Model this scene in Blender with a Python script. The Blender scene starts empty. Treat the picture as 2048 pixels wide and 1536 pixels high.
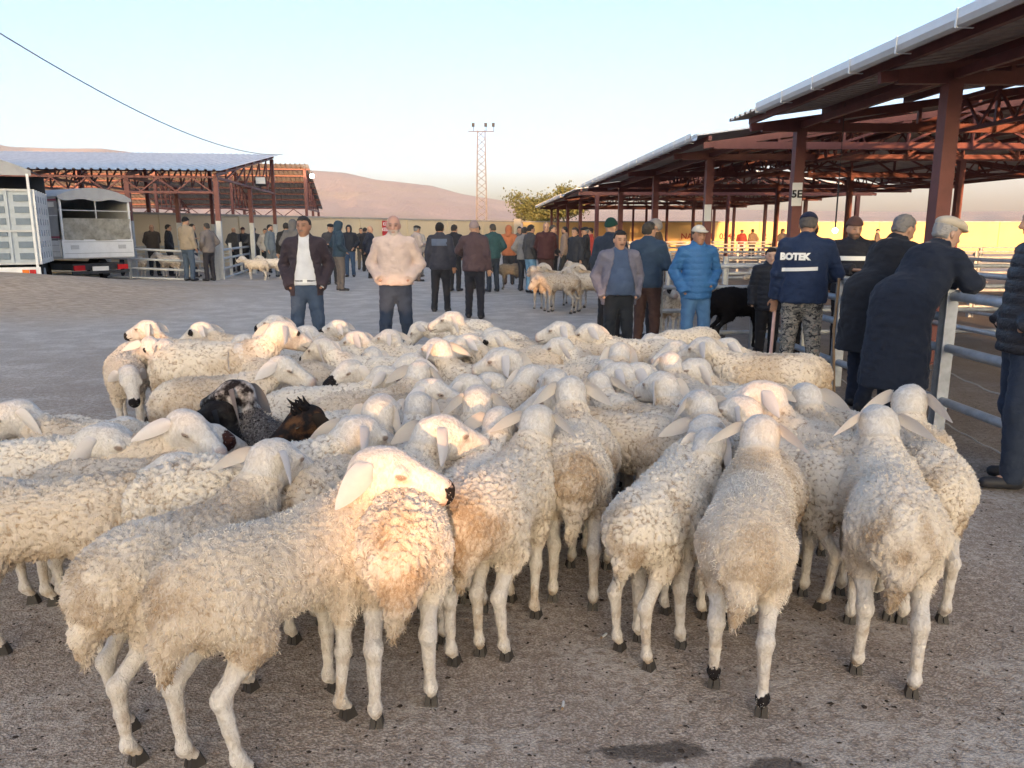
import bpy, bmesh, math, random
import numpy as np
from mathutils import Vector, Matrix
# ================================================================ camera, sky, sun, exposure
SC = bpy.context.scene
COL = SC.collection
CAM = bpy.data.cameras.new('camera'); CAMO = bpy.data.objects.new('camera', CAM); COL.objects.link(CAMO); SC.camera = CAMO
CAM.sensor_width = 36; CAM.lens = 36 * 1540 / 2048; CAM.clip_start = .05; CAM.clip_end = 20000
CAMO.location = (0, 0, 1.55); CAMO.rotation_euler = (math.radians(90) - math.atan2(303, 1540), 0, 0)
SUN_EL, SUN_AZ = 2.4, -3.0          # degrees above the horizon; light travels away from the camera, a little to the left
WORLD = bpy.data.worlds.new('World'); SC.world = WORLD; WORLD.use_nodes = True
_n = WORLD.node_tree.nodes; _sky = _n.new('ShaderNodeTexSky'); _sky.sky_type = 'NISHITA'; _sky.sun_disc = False
_sky.sun_elevation = math.radians(SUN_EL); _sky.sun_rotation = math.radians(180 + SUN_AZ)
_sky.altitude = 1100; _sky.air_density = .5; _sky.dust_density = 9.0; _sky.ozone_density = 1.0
WORLD.node_tree.links.new(_sky.outputs[0], _n['Background'].inputs[0]); _n['Background'].inputs[1].default_value = .15
SUN = bpy.data.lights.new('sun', 'SUN'); SUN.energy = 2.0; SUN.angle = math.radians(.53); SUN.color = (1, .50, .22)
SUNO = bpy.data.objects.new('sun', SUN); COL.objects.link(SUNO)
_a, _e = math.radians(SUN_AZ), math.radians(SUN_EL)
SUND = Vector((math.sin(_a) * math.cos(_e), math.cos(_a) * math.cos(_e), -math.sin(_e)))
SUNO.rotation_euler = SUND.to_track_quat('-Z', 'Y').to_euler(); SUNO.location = (0, -20, 12)
SC.view_settings.view_transform = 'Standard'; SC.view_settings.look = 'None'; SC.view_settings.gamma = 1
SC.view_settings.exposure = 2.9; SC.view_settings.use_white_balance = True; SC.view_settings.white_balance_temperature = 6300; SC.view_settings.white_balance_tint = 4
SC.view_settings.use_curve_mapping = False
SC.cycles.max_bounces = 6; SC.cycles.diffuse_bounces = 3; SC.cycles.glossy_bounces = 2; SC.cycles.transparent_max_bounces = 6
SC.cycles.use_denoising = True; SC.cycles.use_adaptive_sampling = True; SC.cycles.adaptive_threshold = .02; SC.cycles.caustics_reflective = False; SC.cycles.caustics_refractive = False
random.seed(7)

# ---------------------------------------------------------------- numpy solid modelling
F = np.float32
def V3(*a): return np.array(a, F)
def unit(v):
    v = np.asarray(v, F); return v / max(1e-9, float(np.linalg.norm(v)))
def cone(p, a, b, ra, rb):
    a = np.asarray(a, F); b = np.asarray(b, F); ba = b - a
    pa = p - a
    h = np.clip((pa @ ba) / max(1e-9, float(ba @ ba)), 0, 1)
    q = pa - h[:, None] * ba
    return np.sqrt(np.einsum('ij,ij->i', q, q)) - (ra + (rb - ra) * h)
def ell(p, c, r, ax=None):
    q = p - np.asarray(c, F)
    if ax is not None: q = q @ np.asarray(ax, F).T
    r = np.asarray(r, F)
    u = q / r; k0 = np.sqrt(np.einsum('ij,ij->i', u, u)); u /= r; k1 = np.sqrt(np.einsum('ij,ij->i', u, u))
    return k0 * (k0 - 1) / np.maximum(k1, 1e-6)
def smin(a, b, k):
    h = np.maximum(k - np.abs(a - b), 0) / k
    return np.minimum(a, b) - h * h * k * 0.25
def smax(a, b, k): return -smin(-a, -b, k)
def surface_nets(fn, lo, hi, h, B=4):
    lo = np.asarray(lo, F); hi = np.asarray(hi, F)
    nb = np.ceil((hi - lo) / (h * B)).astype(int) + 1
    g = np.stack(np.meshgrid(*[np.arange(k) for k in nb], indexing='ij'), -1).reshape(-1, 3)
    cd = fn((lo + (g * B + (B - 1) / 2) * h).astype(F))
    act = np.abs(cd) < h * B * 1.5
    fld = np.repeat(np.repeat(np.repeat(cd.reshape(nb), B, 0), B, 1), B, 2).astype(F)
    off = np.stack(np.meshgrid(*[np.arange(B)] * 3, indexing='ij'), -1).reshape(-1, 3)
    pts = (g[act][:, None, :] * B + off[None]).reshape(-1, 3)
    fld[pts[:, 0], pts[:, 1], pts[:, 2]] = fn((lo + pts * h).astype(F))
    s = fld < 0
    n = np.array(s.shape)
    c = s[:-1, :-1, :-1].astype(np.int8)
    tot = np.zeros(tuple(n - 1), np.int8)
    cor = [(i, j, k) for i in (0, 1) for j in (0, 1) for k in (0, 1)]
    for i, j, k in cor:
        tot += s[i:n[0] - 1 + i, j:n[1] - 1 + j, k:n[2] - 1 + k]
    cells = np.argwhere((tot > 0) & (tot < 8))
    vid = np.full(tuple(n - 1), -1, np.int32)
    vid[cells[:, 0], cells[:, 1], cells[:, 2]] = np.arange(len(cells))
    val = {q: fld[cells[:, 0] + q[0], cells[:, 1] + q[1], cells[:, 2] + q[2]] for q in cor}
    acc = np.zeros((len(cells), 3), F); cnt = np.zeros(len(cells), F)
    for q in cor:
        for ax in range(3):
            if q[ax]: continue
            r = list(q); r[ax] = 1; r = tuple(r)
            a, b = val[q], val[r]
            m = (a < 0) != (b < 0)
            t = np.where(m, a / np.where(m, a - b, 1), 0)
            e = np.zeros((len(cells), 3), F) + np.array(q, F); e[:, ax] = t
            acc += e * m[:, None]; cnt += m
    verts = lo + (cells + acc / cnt[:, None]) * h
    faces = []
    for ax in range(3):
        u, v = (ax + 1) % 3, (ax + 2) % 3
        sl0 = [slice(None)] * 3; sl1 = [slice(None)] * 3
        sl0[ax] = slice(0, -1); sl1[ax] = slice(1, None)
        ch = s[tuple(sl0)] != s[tuple(sl1)]
        e = np.argwhere(ch)
        ok = (e[:, u] > 0) & (e[:, v] > 0) & (e[:, u] < n[u] - 1) & (e[:, v] < n[v] - 1)
        e = e[ok]
        def cell(du, dv):
            q = e.copy(); q[:, u] -= du; q[:, v] -= dv
            return vid[q[:, 0], q[:, 1], q[:, 2]]
        f = np.stack([cell(1, 1), cell(0, 1), cell(0, 0), cell(1, 0)], 1)
        inside = s[e[:, 0], e[:, 1], e[:, 2]]
        f[~inside] = f[~inside][:, ::-1]
        faces.append(f)
    faces = np.concatenate(faces)
    faces = faces[(faces >= 0).all(1)]
    return verts.astype(F), faces.astype(np.int32)
def vnormals(v, f):
    nrm = np.cross(v[f[:, 2]] - v[f[:, 0]], v[f[:, 3]] - v[f[:, 1]])
    out = np.zeros_like(v)
    for i in range(4):
        for k in range(3): out[:, k] += np.bincount(f[:, i], nrm[:, k], len(v)).astype(F)
    return out / np.maximum(np.linalg.norm(out, axis=1, keepdims=True), 1e-9)
def relax(v, f, it=1, w=0.5):
    for _ in range(it):
        acc = np.zeros_like(v); c = np.zeros(len(v), F)
        for i in range(4):
            j = (i + 1) % 4
            for k in range(3):
                acc[:, k] += np.bincount(f[:, i], v[f[:, j], k], len(v)) + np.bincount(f[:, j], v[f[:, i], k], len(v))
            c += np.bincount(f[:, i], minlength=len(v)) + np.bincount(f[:, j], minlength=len(v))
        v = v + w * (acc / np.maximum(c, 1)[:, None] - v)
    return v.astype(F)
def hash3(i, seed=0):
    i = i.astype(np.int64)
    x = (i[:, 0] * 73856093) ^ (i[:, 1] * 19349663) ^ (i[:, 2] * 83492791) ^ (seed * 2654435761)
    out = []
    for k in range(3):
        x = (x * 6364136223846793005 + 1442695040888963407) & 0x7fffffffffffffff
        out.append(((x >> 20) & 0xffffff) / float(0xffffff))
    return np.stack(out, 1).astype(F)
def voronoi(p, seed=0):
    c = np.floor(p).astype(int)
    f1 = np.full(len(p), 9, F); f2 = f1.copy()
    for i in (-1, 0, 1):
        for j in (-1, 0, 1):
            for k in (-1, 0, 1):
                q = c + np.array([i, j, k])
                d = np.linalg.norm(q + hash3(q, seed) - p, axis=1)
                n1 = np.minimum(f1, d); f2 = np.minimum(f2, np.maximum(f1, d)); f1 = n1
    return f1, f2
def vnoise(p, seed=0):
    c = np.floor(p).astype(int); t = p - c; t = t * t * (3 - 2 * t)
    r = np.zeros(len(p), F)
    for i in (0, 1):
        for j in (0, 1):
            for k in (0, 1):
                w = (t[:, 0] if i else 1 - t[:, 0]) * (t[:, 1] if j else 1 - t[:, 1]) * (t[:, 2] if k else 1 - t[:, 2])
                r += w * hash3(c + np.array([i, j, k]), seed)[:, 0]
    return r
def smooth(x, a, b):
    t = np.clip((x - a) / (b - a), 0, 1); return t * t * (3 - 2 * t)
def np_mesh(name, v, f, attrs=None, mats=(), smooth_=True, face_mat=None):
    me = bpy.data.meshes.new(name)
    v = np.ascontiguousarray(v, F); f = np.ascontiguousarray(f, np.int32)
    k = f.shape[1]
    me.vertices.add(len(v)); me.vertices.foreach_set('co', v.ravel())
    me.loops.add(f.size); me.loops.foreach_set('vertex_index', f.ravel())
    me.polygons.add(len(f)); me.polygons.foreach_set('loop_start', np.arange(0, f.size, k, dtype=np.int32))
    me.update(calc_edges=True)
    if smooth_: me.polygons.foreach_set('use_smooth', np.ones(len(f), bool))
    for a, d in (attrs or {}).items():
        at = me.attributes.new(a, 'FLOAT' if d.ndim == 1 else 'FLOAT_VECTOR', 'POINT')
        at.data.foreach_set('value' if d.ndim == 1 else 'vector', np.ascontiguousarray(d, F).ravel())
    for m in mats: me.materials.append(m)
    if face_mat is not None: me.polygons.foreach_set('material_index', np.ascontiguousarray(face_mat, np.int32))
    me.validate()
    return me
def link(name, data, parent=None, mat=None):
    o = bpy.data.objects.new(name, data); COL.objects.link(o)
    if mat is not None: data.materials.append(mat)
    if parent is not None: o.parent = parent
    return o
def tag(o, label=None, cat=None, group=None, kind=None):
    if label: o['label'] = label
    if cat: o['category'] = cat
    if group: o['group'] = group
    if kind: o['kind'] = kind
    return o
def empty(name, loc=(0, 0, 0), rz=0):
    o = bpy.data.objects.new(name, None); COL.objects.link(o)
    o.location = loc; o.rotation_euler = (0, 0, rz); o.empty_display_size = 0.1
    return o
def copy_tree(o, parent=None):
    c = o.copy(); COL.objects.link(c); c.parent = parent
    if parent is not None: c.matrix_parent_inverse = o.matrix_parent_inverse
    for ch in list(o.children): copy_tree(ch, c)
    return c
class MB:
    """collects boxes, bars and tubes into one mesh"""
    def __init__(s): s.v = []; s.f = []
    def add(s, v, f):
        n = len(s.v); s.v += [tuple(map(float, q)) for q in v]; s.f += [tuple(n + i for i in q) for q in f]; return s
    def box(s, lo, hi, M=None):
        x0, y0, z0 = lo; x1, y1, z1 = hi
        v = [(x0,y0,z0),(x1,y0,z0),(x1,y1,z0),(x0,y1,z0),(x0,y0,z1),(x1,y0,z1),(x1,y1,z1),(x0,y1,z1)]
        if M is not None: v = [M @ Vector(q) for q in v]
        return s.add(v, [(0,3,2,1),(4,5,6,7),(0,1,5,4),(1,2,6,5),(2,3,7,6),(3,0,4,7)])
    def bar(s, a, b, w, h=None, up=(0, 0, 1)):
        a = Vector(a); b = Vector(b); h = h or w
        d = (b - a).normalized(); u = Vector(up)
        if abs(d.dot(u)) > .98: u = Vector((1, 0, 0))
        x = d.cross(u).normalized() * w / 2; y = x.cross(d).normalized() * h / 2
        v = [a-x-y, a+x-y, a+x+y, a-x+y, b-x-y, b+x-y, b+x+y, b-x+y]
        return s.add(v, [(0,1,2,3)[::-1],(4,5,6,7)[::-1][::-1],(0,4,5,1)[::-1],(1,5,6,2)[::-1],(2,6,7,3)[::-1],(3,7,4,0)[::-1]])
    def tube(s, pts, r, n=8, cap=True):
        pts = [Vector(p) for p in pts]; rr = r if isinstance(r, (list, tuple)) else [r] * len(pts)
        rings = []; v = []; f = []
        pd = None
        for i, p in enumerate(pts):
            d = (pts[min(i + 1, len(pts) - 1)] - pts[max(i - 1, 0)]).normalized()
            if pd is None:
                u = Vector((0, 0, 1)) if abs(d.z) < .9 else Vector((1, 0, 0))
                x = d.cross(u).normalized()
            else: x = (x - d * x.dot(d)).normalized()
            pd = d; y = d.cross(x)
            for k in range(n):
                a = 2 * math.pi * k / n
                v.append(p + x * math.cos(a) * rr[i] + y * math.sin(a) * rr[i])
        for i in range(len(pts) - 1):
            for k in range(n):
                a = i * n + k; b = i * n + (k + 1) % n
                f.append((a, b, b + n, a + n))
        if cap: f.append(tuple(range(n))[::-1]); f.append(tuple(range((len(pts) - 1) * n, len(pts) * n)))
        return s.add(v, f)
    def mesh(s, name, mat=None, sm=False):
        me = bpy.data.meshes.new(name); me.from_pydata(s.v, [], s.f)
        if mat is not None: me.materials.append(mat)
        if sm: me.polygons.foreach_set('use_smooth', np.ones(len(me.polygons), bool))
        me.update(); return me
    def build(s, name, mat=None, parent=None, sm=False):
        return link(name, s.mesh(name, mat, sm), parent)
# ---------------------------------------------------------------- node helper
class NT:
    def __init__(s, name):
        s.m = bpy.data.materials.new(name); s.m.use_nodes = True; s.t = s.m.node_tree; s.t.nodes.clear()
        s.out = s.n('ShaderNodeOutputMaterial'); s.b = s.n('ShaderNodeBsdfPrincipled')
        s.l(s.b.outputs[0], s.out.inputs[0])
    def n(s, t, **k):
        q = s.t.nodes.new(t)
        for a, b in k.items(): setattr(q, a, b)
        return q
    def l(s, a, b): s.t.links.new(a, b)
    def put(s, sock, v):
        if isinstance(v, bpy.types.NodeSocket): s.l(v, sock)
        elif v is not None:
            try: sock.default_value = v
            except Exception: sock.default_value = (*v, 1)
    def obj(s): return s.n('ShaderNodeTexCoord').outputs['Object']
    def geo(s): return s.n('ShaderNodeNewGeometry').outputs['Position']
    def map(s, v, sc=(1, 1, 1), loc=(0, 0, 0), rot=(0, 0, 0)):
        q = s.n('ShaderNodeMapping'); s.l(v, q.inputs[0]); q.inputs['Scale'].default_value = sc
        q.inputs['Location'].default_value = loc; q.inputs['Rotation'].default_value = rot; return q.outputs[0]
    def noise(s, v, sc, det=4, rough=.55, dist=0, col=False):
        q = s.n('ShaderNodeTexNoise'); s.l(v, q.inputs['Vector']); q.inputs['Scale'].default_value = sc
        q.inputs['Detail'].default_value = det; q.inputs['Roughness'].default_value = rough; q.inputs['Distortion'].default_value = dist
        return q.outputs[1 if col else 0]
    def vor(s, v, sc, feat='F1', rnd=1):
        q = s.n('ShaderNodeTexVoronoi', feature=feat); s.l(v, q.inputs['Vector']); q.inputs['Scale'].default_value = sc
        q.inputs['Randomness'].default_value = rnd; return q.outputs
    def attr(s, name, typ='GEOMETRY'):
        q = s.n('ShaderNodeAttribute', attribute_name=name, attribute_type=typ); return q.outputs
    def math(s, op, a, b=None, c=None, clamp=False):
        q = s.n('ShaderNodeMath', operation=op, use_clamp=clamp); s.put(q.inputs[0], a)
        if b is not None: s.put(q.inputs[1], b)
        if c is not None: s.put(q.inputs[2], c)
        return q.outputs[0]
    def ramp(s, v, lo, hi, a=0., b=1., smooth=True):
        q = s.n('ShaderNodeMapRange', interpolation_type='SMOOTHSTEP' if smooth else 'LINEAR'); s.put(q.inputs[0], v)
        for i, x in zip((1, 2, 3, 4), (lo, hi, a, b)): s.put(q.inputs[i], x)
        return q.outputs[0]
    def mix(s, f, a, b, mode='MIX'):
        q = s.n('ShaderNodeMix', data_type='RGBA', blend_type=mode); s.put(q.inputs[0], f)
        for i, x in ((6, a), (7, b)):
            if isinstance(x, bpy.types.NodeSocket): s.l(x, q.inputs[i])
            else: q.inputs[i].default_value = (*x, 1) if len(x) == 3 else x
        return q.outputs[2]
    def bump(s, h, dist, strength=1, prev=None):
        q = s.n('ShaderNodeBump'); q.inputs['Distance'].default_value = dist; q.inputs['Strength'].default_value = strength
        s.l(h, q.inputs['Height'])
        if prev is not None: s.l(prev, q.inputs['Normal'])
        return q.outputs[0]
    def fin(s, col=None, rough=None, metal=None, nor=None, spec=None, **k):
        i = s.b.inputs
        if col is not None:
            if isinstance(col, bpy.types.NodeSocket): s.l(col, i['Base Color'])
            else: i['Base Color'].default_value = (*col, 1)
        if rough is not None: s.put(i['Roughness'], rough)
        if metal is not None: s.put(i['Metallic'], metal)
        if nor is not None: s.l(nor, i['Normal'])
        if spec is not None: s.put(i['Specular IOR Level'], spec)
        for a, b in k.items(): s.put(i[a.replace('_', ' ')], b)
        return s.m

# ================================================================ materials of the setting
def mat_ground():
    t = NT('trampled_yard'); P = t.geo()
    big = t.noise(P, .35, 4); mid = t.noise(P, 2.2, 5, .6); fine = t.noise(P, 26, 5, .7); grit = t.noise(P, 190, 3, .7)
    strk = t.noise(t.map(P, (.5, 2.6, 1)), 9, 4, .65)
    sep = t.n('ShaderNodeSeparateXYZ'); t.l(P, sep.inputs[0])
    crumb = t.vor(t.map(P, (1, 1.25, 1)), 105, 'F1')[0]
    c = t.mix(t.ramp(fine, .36, .64), (.43, .335, .26), (.70, .595, .50))
    c = t.mix(t.ramp(t.math('MULTIPLY_ADD', grit, .6, crumb), .70, .90, 0, .65), c, (.22, .165, .125))
    c = t.mix(t.ramp(grit, .55, .68, 0, .8), c, (.64, .59, .54))
    c = t.mix(t.ramp(strk, .5, .68, 0, .45), c, (.31, .235, .18))
    c = t.mix(t.math('MULTIPLY', t.ramp(mid, .46, .66, 0, .7), t.ramp(fine, .35, .6)), c, (.70, .63, .56))      # dried pale crust
    c = t.mix(t.ramp(big, .5, .66, 0, .6), c, (.32, .24, .18))    # damp dung
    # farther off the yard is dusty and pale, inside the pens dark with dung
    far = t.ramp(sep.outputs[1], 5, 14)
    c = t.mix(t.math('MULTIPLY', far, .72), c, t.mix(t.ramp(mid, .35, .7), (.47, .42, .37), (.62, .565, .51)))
    md = t.math('MULTIPLY', t.ramp(sep.outputs[0], -5.5, -8), t.math('MULTIPLY', t.ramp(sep.outputs[1], 12, 15), t.ramp(sep.outputs[1], 24, 20)))
    c = t.mix(t.math('MULTIPLY', md, .9), c, t.mix(t.ramp(strk, .35, .65), (.36, .27, .19), (.58, .46, .35)))
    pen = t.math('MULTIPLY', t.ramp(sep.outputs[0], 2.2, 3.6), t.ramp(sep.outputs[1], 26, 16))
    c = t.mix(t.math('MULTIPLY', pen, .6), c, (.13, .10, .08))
    field = t.ramp(sep.outputs[1], 58, 75)
    c = t.mix(field, c, t.mix(t.noise(t.map(P, (.12, 1, 1)), .03, 3), (.36, .27, .19), (.46, .37, .27)))
    wet = None
    for (wx, wy, rx, ry) in ((.45, 2.08, .20, .045), (.52, 1.94, .33, .05), (.78, 2.02, .12, .03), (.9, 1.9, .2, .03)):
        q = t.n('ShaderNodeVectorMath', operation='LENGTH')
        mm = t.map(P, (1 / rx, 1 / ry, 0), (-wx / rx, -wy / ry, 0)); t.l(mm, q.inputs[0])
        w = t.ramp(t.math('MULTIPLY_ADD', t.noise(P, 9, 4, .65), 2.2, t.math('ADD', q.outputs['Value'], -1.1)), 1.15, .75)
        wet = w if wet is None else t.math('MAXIMUM', wet, w)
    c = t.mix(t.math('MULTIPLY', wet, .75), c, (.075, .058, .047))
    hgt = t.math('ADD', t.math('MULTIPLY', fine, .7), t.math('MULTIPLY', t.math('SUBTRACT', grit, crumb), .3))
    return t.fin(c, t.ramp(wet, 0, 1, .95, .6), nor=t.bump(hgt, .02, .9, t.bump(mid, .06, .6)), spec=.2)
def mat_plain(name, c, rough=.7, metal=0., var=.25, sc=6, bump=0., bsc=80, spec=.4, wear=None):
    t = NT(name); P = t.obj(); n = t.noise(P, sc, 5, .6)
    col = t.mix(t.ramp(n, .3, .75, 0, var * 2), c, tuple(q * .55 for q in c))
    if wear: col = t.mix(t.ramp(t.noise(t.map(P, (1, 1, 1)), 23, 5, .7), wear[3], wear[3] + .05, 0, .85), col, wear[:3])
    nor = t.bump(t.noise(P, bsc, 3), .004, bump) if bump else None
    return t.fin(col, rough, metal, nor, spec)
M = {}
def materials():
    M['ground'] = mat_ground()
    M['red'] = mat_plain('red_oxide_steel', (.165, .055, .052), .55, wear=(.09, .05, .04, .66), bump=.2)
    M['redlit'] = M['red']
    M['galv'] = mat_plain('galvanised_pipe', (.46, .49, .54), .45, .2, .3, 14, bump=.15, wear=(.12, .11, .10, .69))
    M['grey'] = mat_plain('grey_painted_steel', (.46, .48, .50), .5, .1, .2, 9, wear=(.20, .15, .11, .70))
    M['gutter'] = mat_plain('zinc_gutter', (.72, .74, .76), .38, .25, .12, 4)
    M['roof'] = mat_plain('galvanised_roof_sheet', (.66, .67, .68), .5, .25, .25, 2.5, wear=(.30, .24, .20, .68))
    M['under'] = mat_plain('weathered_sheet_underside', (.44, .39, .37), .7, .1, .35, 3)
    M['white'] = mat_plain('white_truck_paint', (.70, .72, .74), .4, 0, .12, 5, wear=(.38, .34, .30, .69))
    M['bluegrey'] = mat_plain('blue_grey_truck_paint', (.40, .46, .52), .45, 0, .2, 5, wear=(.42, .38, .34, .68))
    M['bluedark'] = mat_plain('dark_blue_grey_paint', (.15, .20, .26), .5, 0, .2, 5)
    M['canvas'] = mat_plain('grey_truck_canvas', (.36, .37, .39), .8, 0, .2, 3, bump=.5, bsc=14)
    M['oldcanvas'] = mat_plain('stained_canvas_flap', (.34, .33, .29), .9, 0, .5, 7, bump=.6, bsc=18)
    M['crimson'] = mat_plain('crimson_stripe', (.30, .03, .08), .5)
    M['black'] = mat_plain('black_rubber', (.02, .02, .022), .8, var=.1)
    M['dark'] = mat_plain('dark_chassis', (.035, .038, .045), .7)
    M['lampred'] = mat_plain('red_lamp_glass', (.45, .02, .025), .2, var=.05)
    M['amber'] = mat_plain('amber_lamp_glass', (.7, .18, .02), .25, var=.05)
    M['plate'] = mat_plain('white_plate', (.72, .72, .70), .5, var=.05)
    M['ink'] = mat_plain('black_lettering', (.015, .015, .018), .6, var=.02)
    M['signred'] = mat_plain('red_sign_paint', (.42, .03, .035), .5, var=.1)
    M['signwhite'] = mat_plain('white_lettering', (.80, .80, .78), .6, var=.02)
    M['spray'] = mat_plain('red_spray_paint', (.42, .05, .03), .8, var=.2, sc=9)
    M['cable'] = mat_plain('grey_cable', (.32, .32, .33), .7)
    M['rope'] = mat_plain('pale_wire', (.45, .42, .38), .8)
    M['wood'] = mat_plain('worn_wood_stick', (.33, .22, .13), .8, sc=20)
    M['mud'] = mat_plain('dried_dung', (.06, .042, .03), .95, var=.4, sc=30)
    M['pebble'] = mat_plain('pale_grit', (.42, .39, .35), .9, var=.4, sc=30)
    M['bark'] = mat_plain('bark', (.13, .10, .075), .95, sc=20)
    t = NT('lamp_glass'); t.b.inputs['Emission Color'].default_value = (1, .93, .8, 1); t.b.inputs['Emission Strength'].default_value = 4; M['lit'] = t.fin((.8, .8, .78), .3)
    # plastered perimeter wall
    t = NT('plaster_wall'); P = t.obj()
    c = t.mix(t.noise(P, .8, 4), (.50, .42, .29), (.57, .49, .36))
    c = t.mix(t.ramp(t.noise(t.map(P, (1, 1, .25)), 3, 5, .7), .56, .75, 0, .5), c, (.36, .30, .22))
    c = t.mix(t.ramp(t.noise(P, 16, 4), .62, .75, 0, .3), c, (.62, .56, .45))
    M['wall'] = t.fin(c, .92, nor=t.bump(t.noise(P, 30, 4), .02, .4))
    t = NT('sun_tinted_yellow_plaster'); P = t.obj()
    c = t.mix(t.noise(P, .8, 4), (.66, .44, .17), (.72, .51, .23)); c = t.mix(t.ramp(t.noise(P, 3, 5, .7), .56, .75, 0, .4), c, (.42, .32, .20))  # yellow plaster, its colour pushed towards orange to stand in for low sunlight
    M['wallyellowsun'] = t.fin(c, .92, nor=t.bump(t.noise(P, 30, 4), .02, .4))
    M['coping'] = mat_plain('concrete_coping', (.36, .34, .31), .9, sc=3)
    t = NT('dry_hillside'); P = t.geo()
    c = t.mix(t.noise(t.map(P, (.0012, .0012, .004)), 1, 8, .62), (.38, .26, .22), (.74, .56, .48))
    c = t.mix(t.ramp(t.noise(t.map(P, (.0004, .0025, .01)), 2, 4), .5, .6, 0, .5), c, (.55, .42, .30))
    M['hill'] = t.fin(c, 1, nor=t.bump(t.noise(t.map(P, (.006, .002, .006)), 1, 8, .65), 60, .9), spec=0)
    t = NT('autumn_leaf'); P = t.obj()
    c = t.mix(t.noise(P, 1.3, 3), (.06, .085, .028), (.15, .14, .045)); M['leaf'] = t.fin(c, .7); t.b.inputs['Subsurface Weight'].default_value = 0
materials()
def text_mesh(s, size, mat, name='lettering', depth=.0, bold=0.):
    cu = bpy.data.curves.new('txt', 'FONT'); cu.body = s; cu.size = size; cu.align_x = 'CENTER'; cu.align_y = 'CENTER'; cu.extrude = depth; cu.offset = bold; cu.resolution_u = 3
    ob = bpy.data.objects.new('txt', cu); COL.objects.link(ob)
    me = bpy.data.meshes.new_from_object(ob.evaluated_get(bpy.context.evaluated_depsgraph_get())); me.name = name
    bpy.data.objects.remove(ob); bpy.data.curves.remove(cu); me.materials.clear(); me.materials.append(mat); return me
# ================================================================ ground
def ground_h(x, y):
    h = .58 * np.exp(-(((x + 12.5) / 5.2) ** 2 + ((y - 17.6) / 2.5) ** 2)) + .22 * np.exp(-(((x + 15) / 8) ** 2 + ((y - 22) / 5) ** 2))
    return h
def build_ground():
    def axis(step, n0, lim):
        a = [0.]
        d = step
        while a[-1] < lim:
            if a[-1] > n0: d *= 1.25
            a.append(a[-1] + d)
        return np.array(a)
    ax = axis(.4, 26, 6500); xs = np.concatenate([-ax[::-1], ax[1:]]); ys = np.concatenate([-axis(1, 10, 2500)[::-1], axis(.4, 30, 6500)[1:]])
    X, Y = np.meshgrid(xs, ys, indexing='ij'); X = X.astype(F); Y = Y.astype(F)
    Z = ground_h(X, Y)
    pts = np.stack([X, Y, X * 0], -1).reshape(-1, 3).astype(F)
    nearm = np.exp(-(np.abs(X) / 40) ** 4 - (np.abs(Y) / 45) ** 4).ravel()
    Z = Z.ravel() + nearm * (.05 * (vnoise(pts * .35, 3) - .5) * smooth(pts[:, 1], 9, 16) + .02 * (vnoise(pts * 1.1, 4) - .5) * smooth(pts[:, 1], 6, 12) * (1 + 2 * smooth(-pts[:, 0], 5, 8)))
    v = np.stack([X.ravel(), Y.ravel(), Z], 1)
    n, m = X.shape; i, j = np.meshgrid(np.arange(n - 1), np.arange(m - 1), indexing='ij'); a = (i * m + j).ravel()
    f = np.stack([a, a + m, a + m + 1, a + 1], 1)
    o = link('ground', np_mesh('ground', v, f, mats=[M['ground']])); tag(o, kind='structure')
build_ground()
def scatter(name, n, region, size, mat, seed, kind_label, flat=.5):
    """loose crumbs lying on the yard, one mass nobody could count"""
    rg = np.random.RandomState(seed); bv = np.array([(1,0,.2),(.3,.95,.25),(-.8,.6,.2),(-.8,-.6,.2),(.3,-.95,.2),(0,0,.9)], F)
    x = rg.uniform(region[0], region[1], n); y = region[2] + (region[3] - region[2]) * rg.rand(n) ** 1.6
    s = rg.uniform(size[0], size[1], n) * (1 + rg.rand(n) ** 8); a = rg.rand(n) * 6.28
    q = bv[None] * np.stack([s, s * rg.uniform(.5, 1, n), s * flat], 1)[:, None, :] * (1 + .18 * rg.randn(n, 6, 1))
    c, sn = np.cos(a)[:, None], np.sin(a)[:, None]
    v = np.stack([q[:, :, 0] * c - q[:, :, 1] * sn + x[:, None], q[:, :, 0] * sn + q[:, :, 1] * c + y[:, None], q[:, :, 2] + .001 + ground_h(x, y)[:, None]], -1).reshape(-1, 3)
    t = np.array([(0,1,5),(1,2,5),(2,3,5),(3,4,5),(4,0,5)]); f = (np.arange(n)[:, None, None] * 6 + t[None]).reshape(-1, 3)
    o = link(name, np_mesh(name, v, f, mats=[mat], smooth_=False)); tag(o, kind_label, 'debris', kind='stuff')
scatter('dung_crumbs', 9000, (-4, 4.5, 1.4, 12), (.0025, .007), M['mud'], 1, 'dark crumbs of dried dung strewn over the yard')
scatter('grit', 14000, (-4, 4.5, 1.4, 9), (.0015, .0042), M['pebble'], 2, 'pale grit scattered over the yard floor')
scatter('dung_pellets', 3000, (-4, 4.5, 1.35, 10), (.003, .0065), M['mud'], 5, 'scattered dark sheep droppings on the yard', .8)
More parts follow.
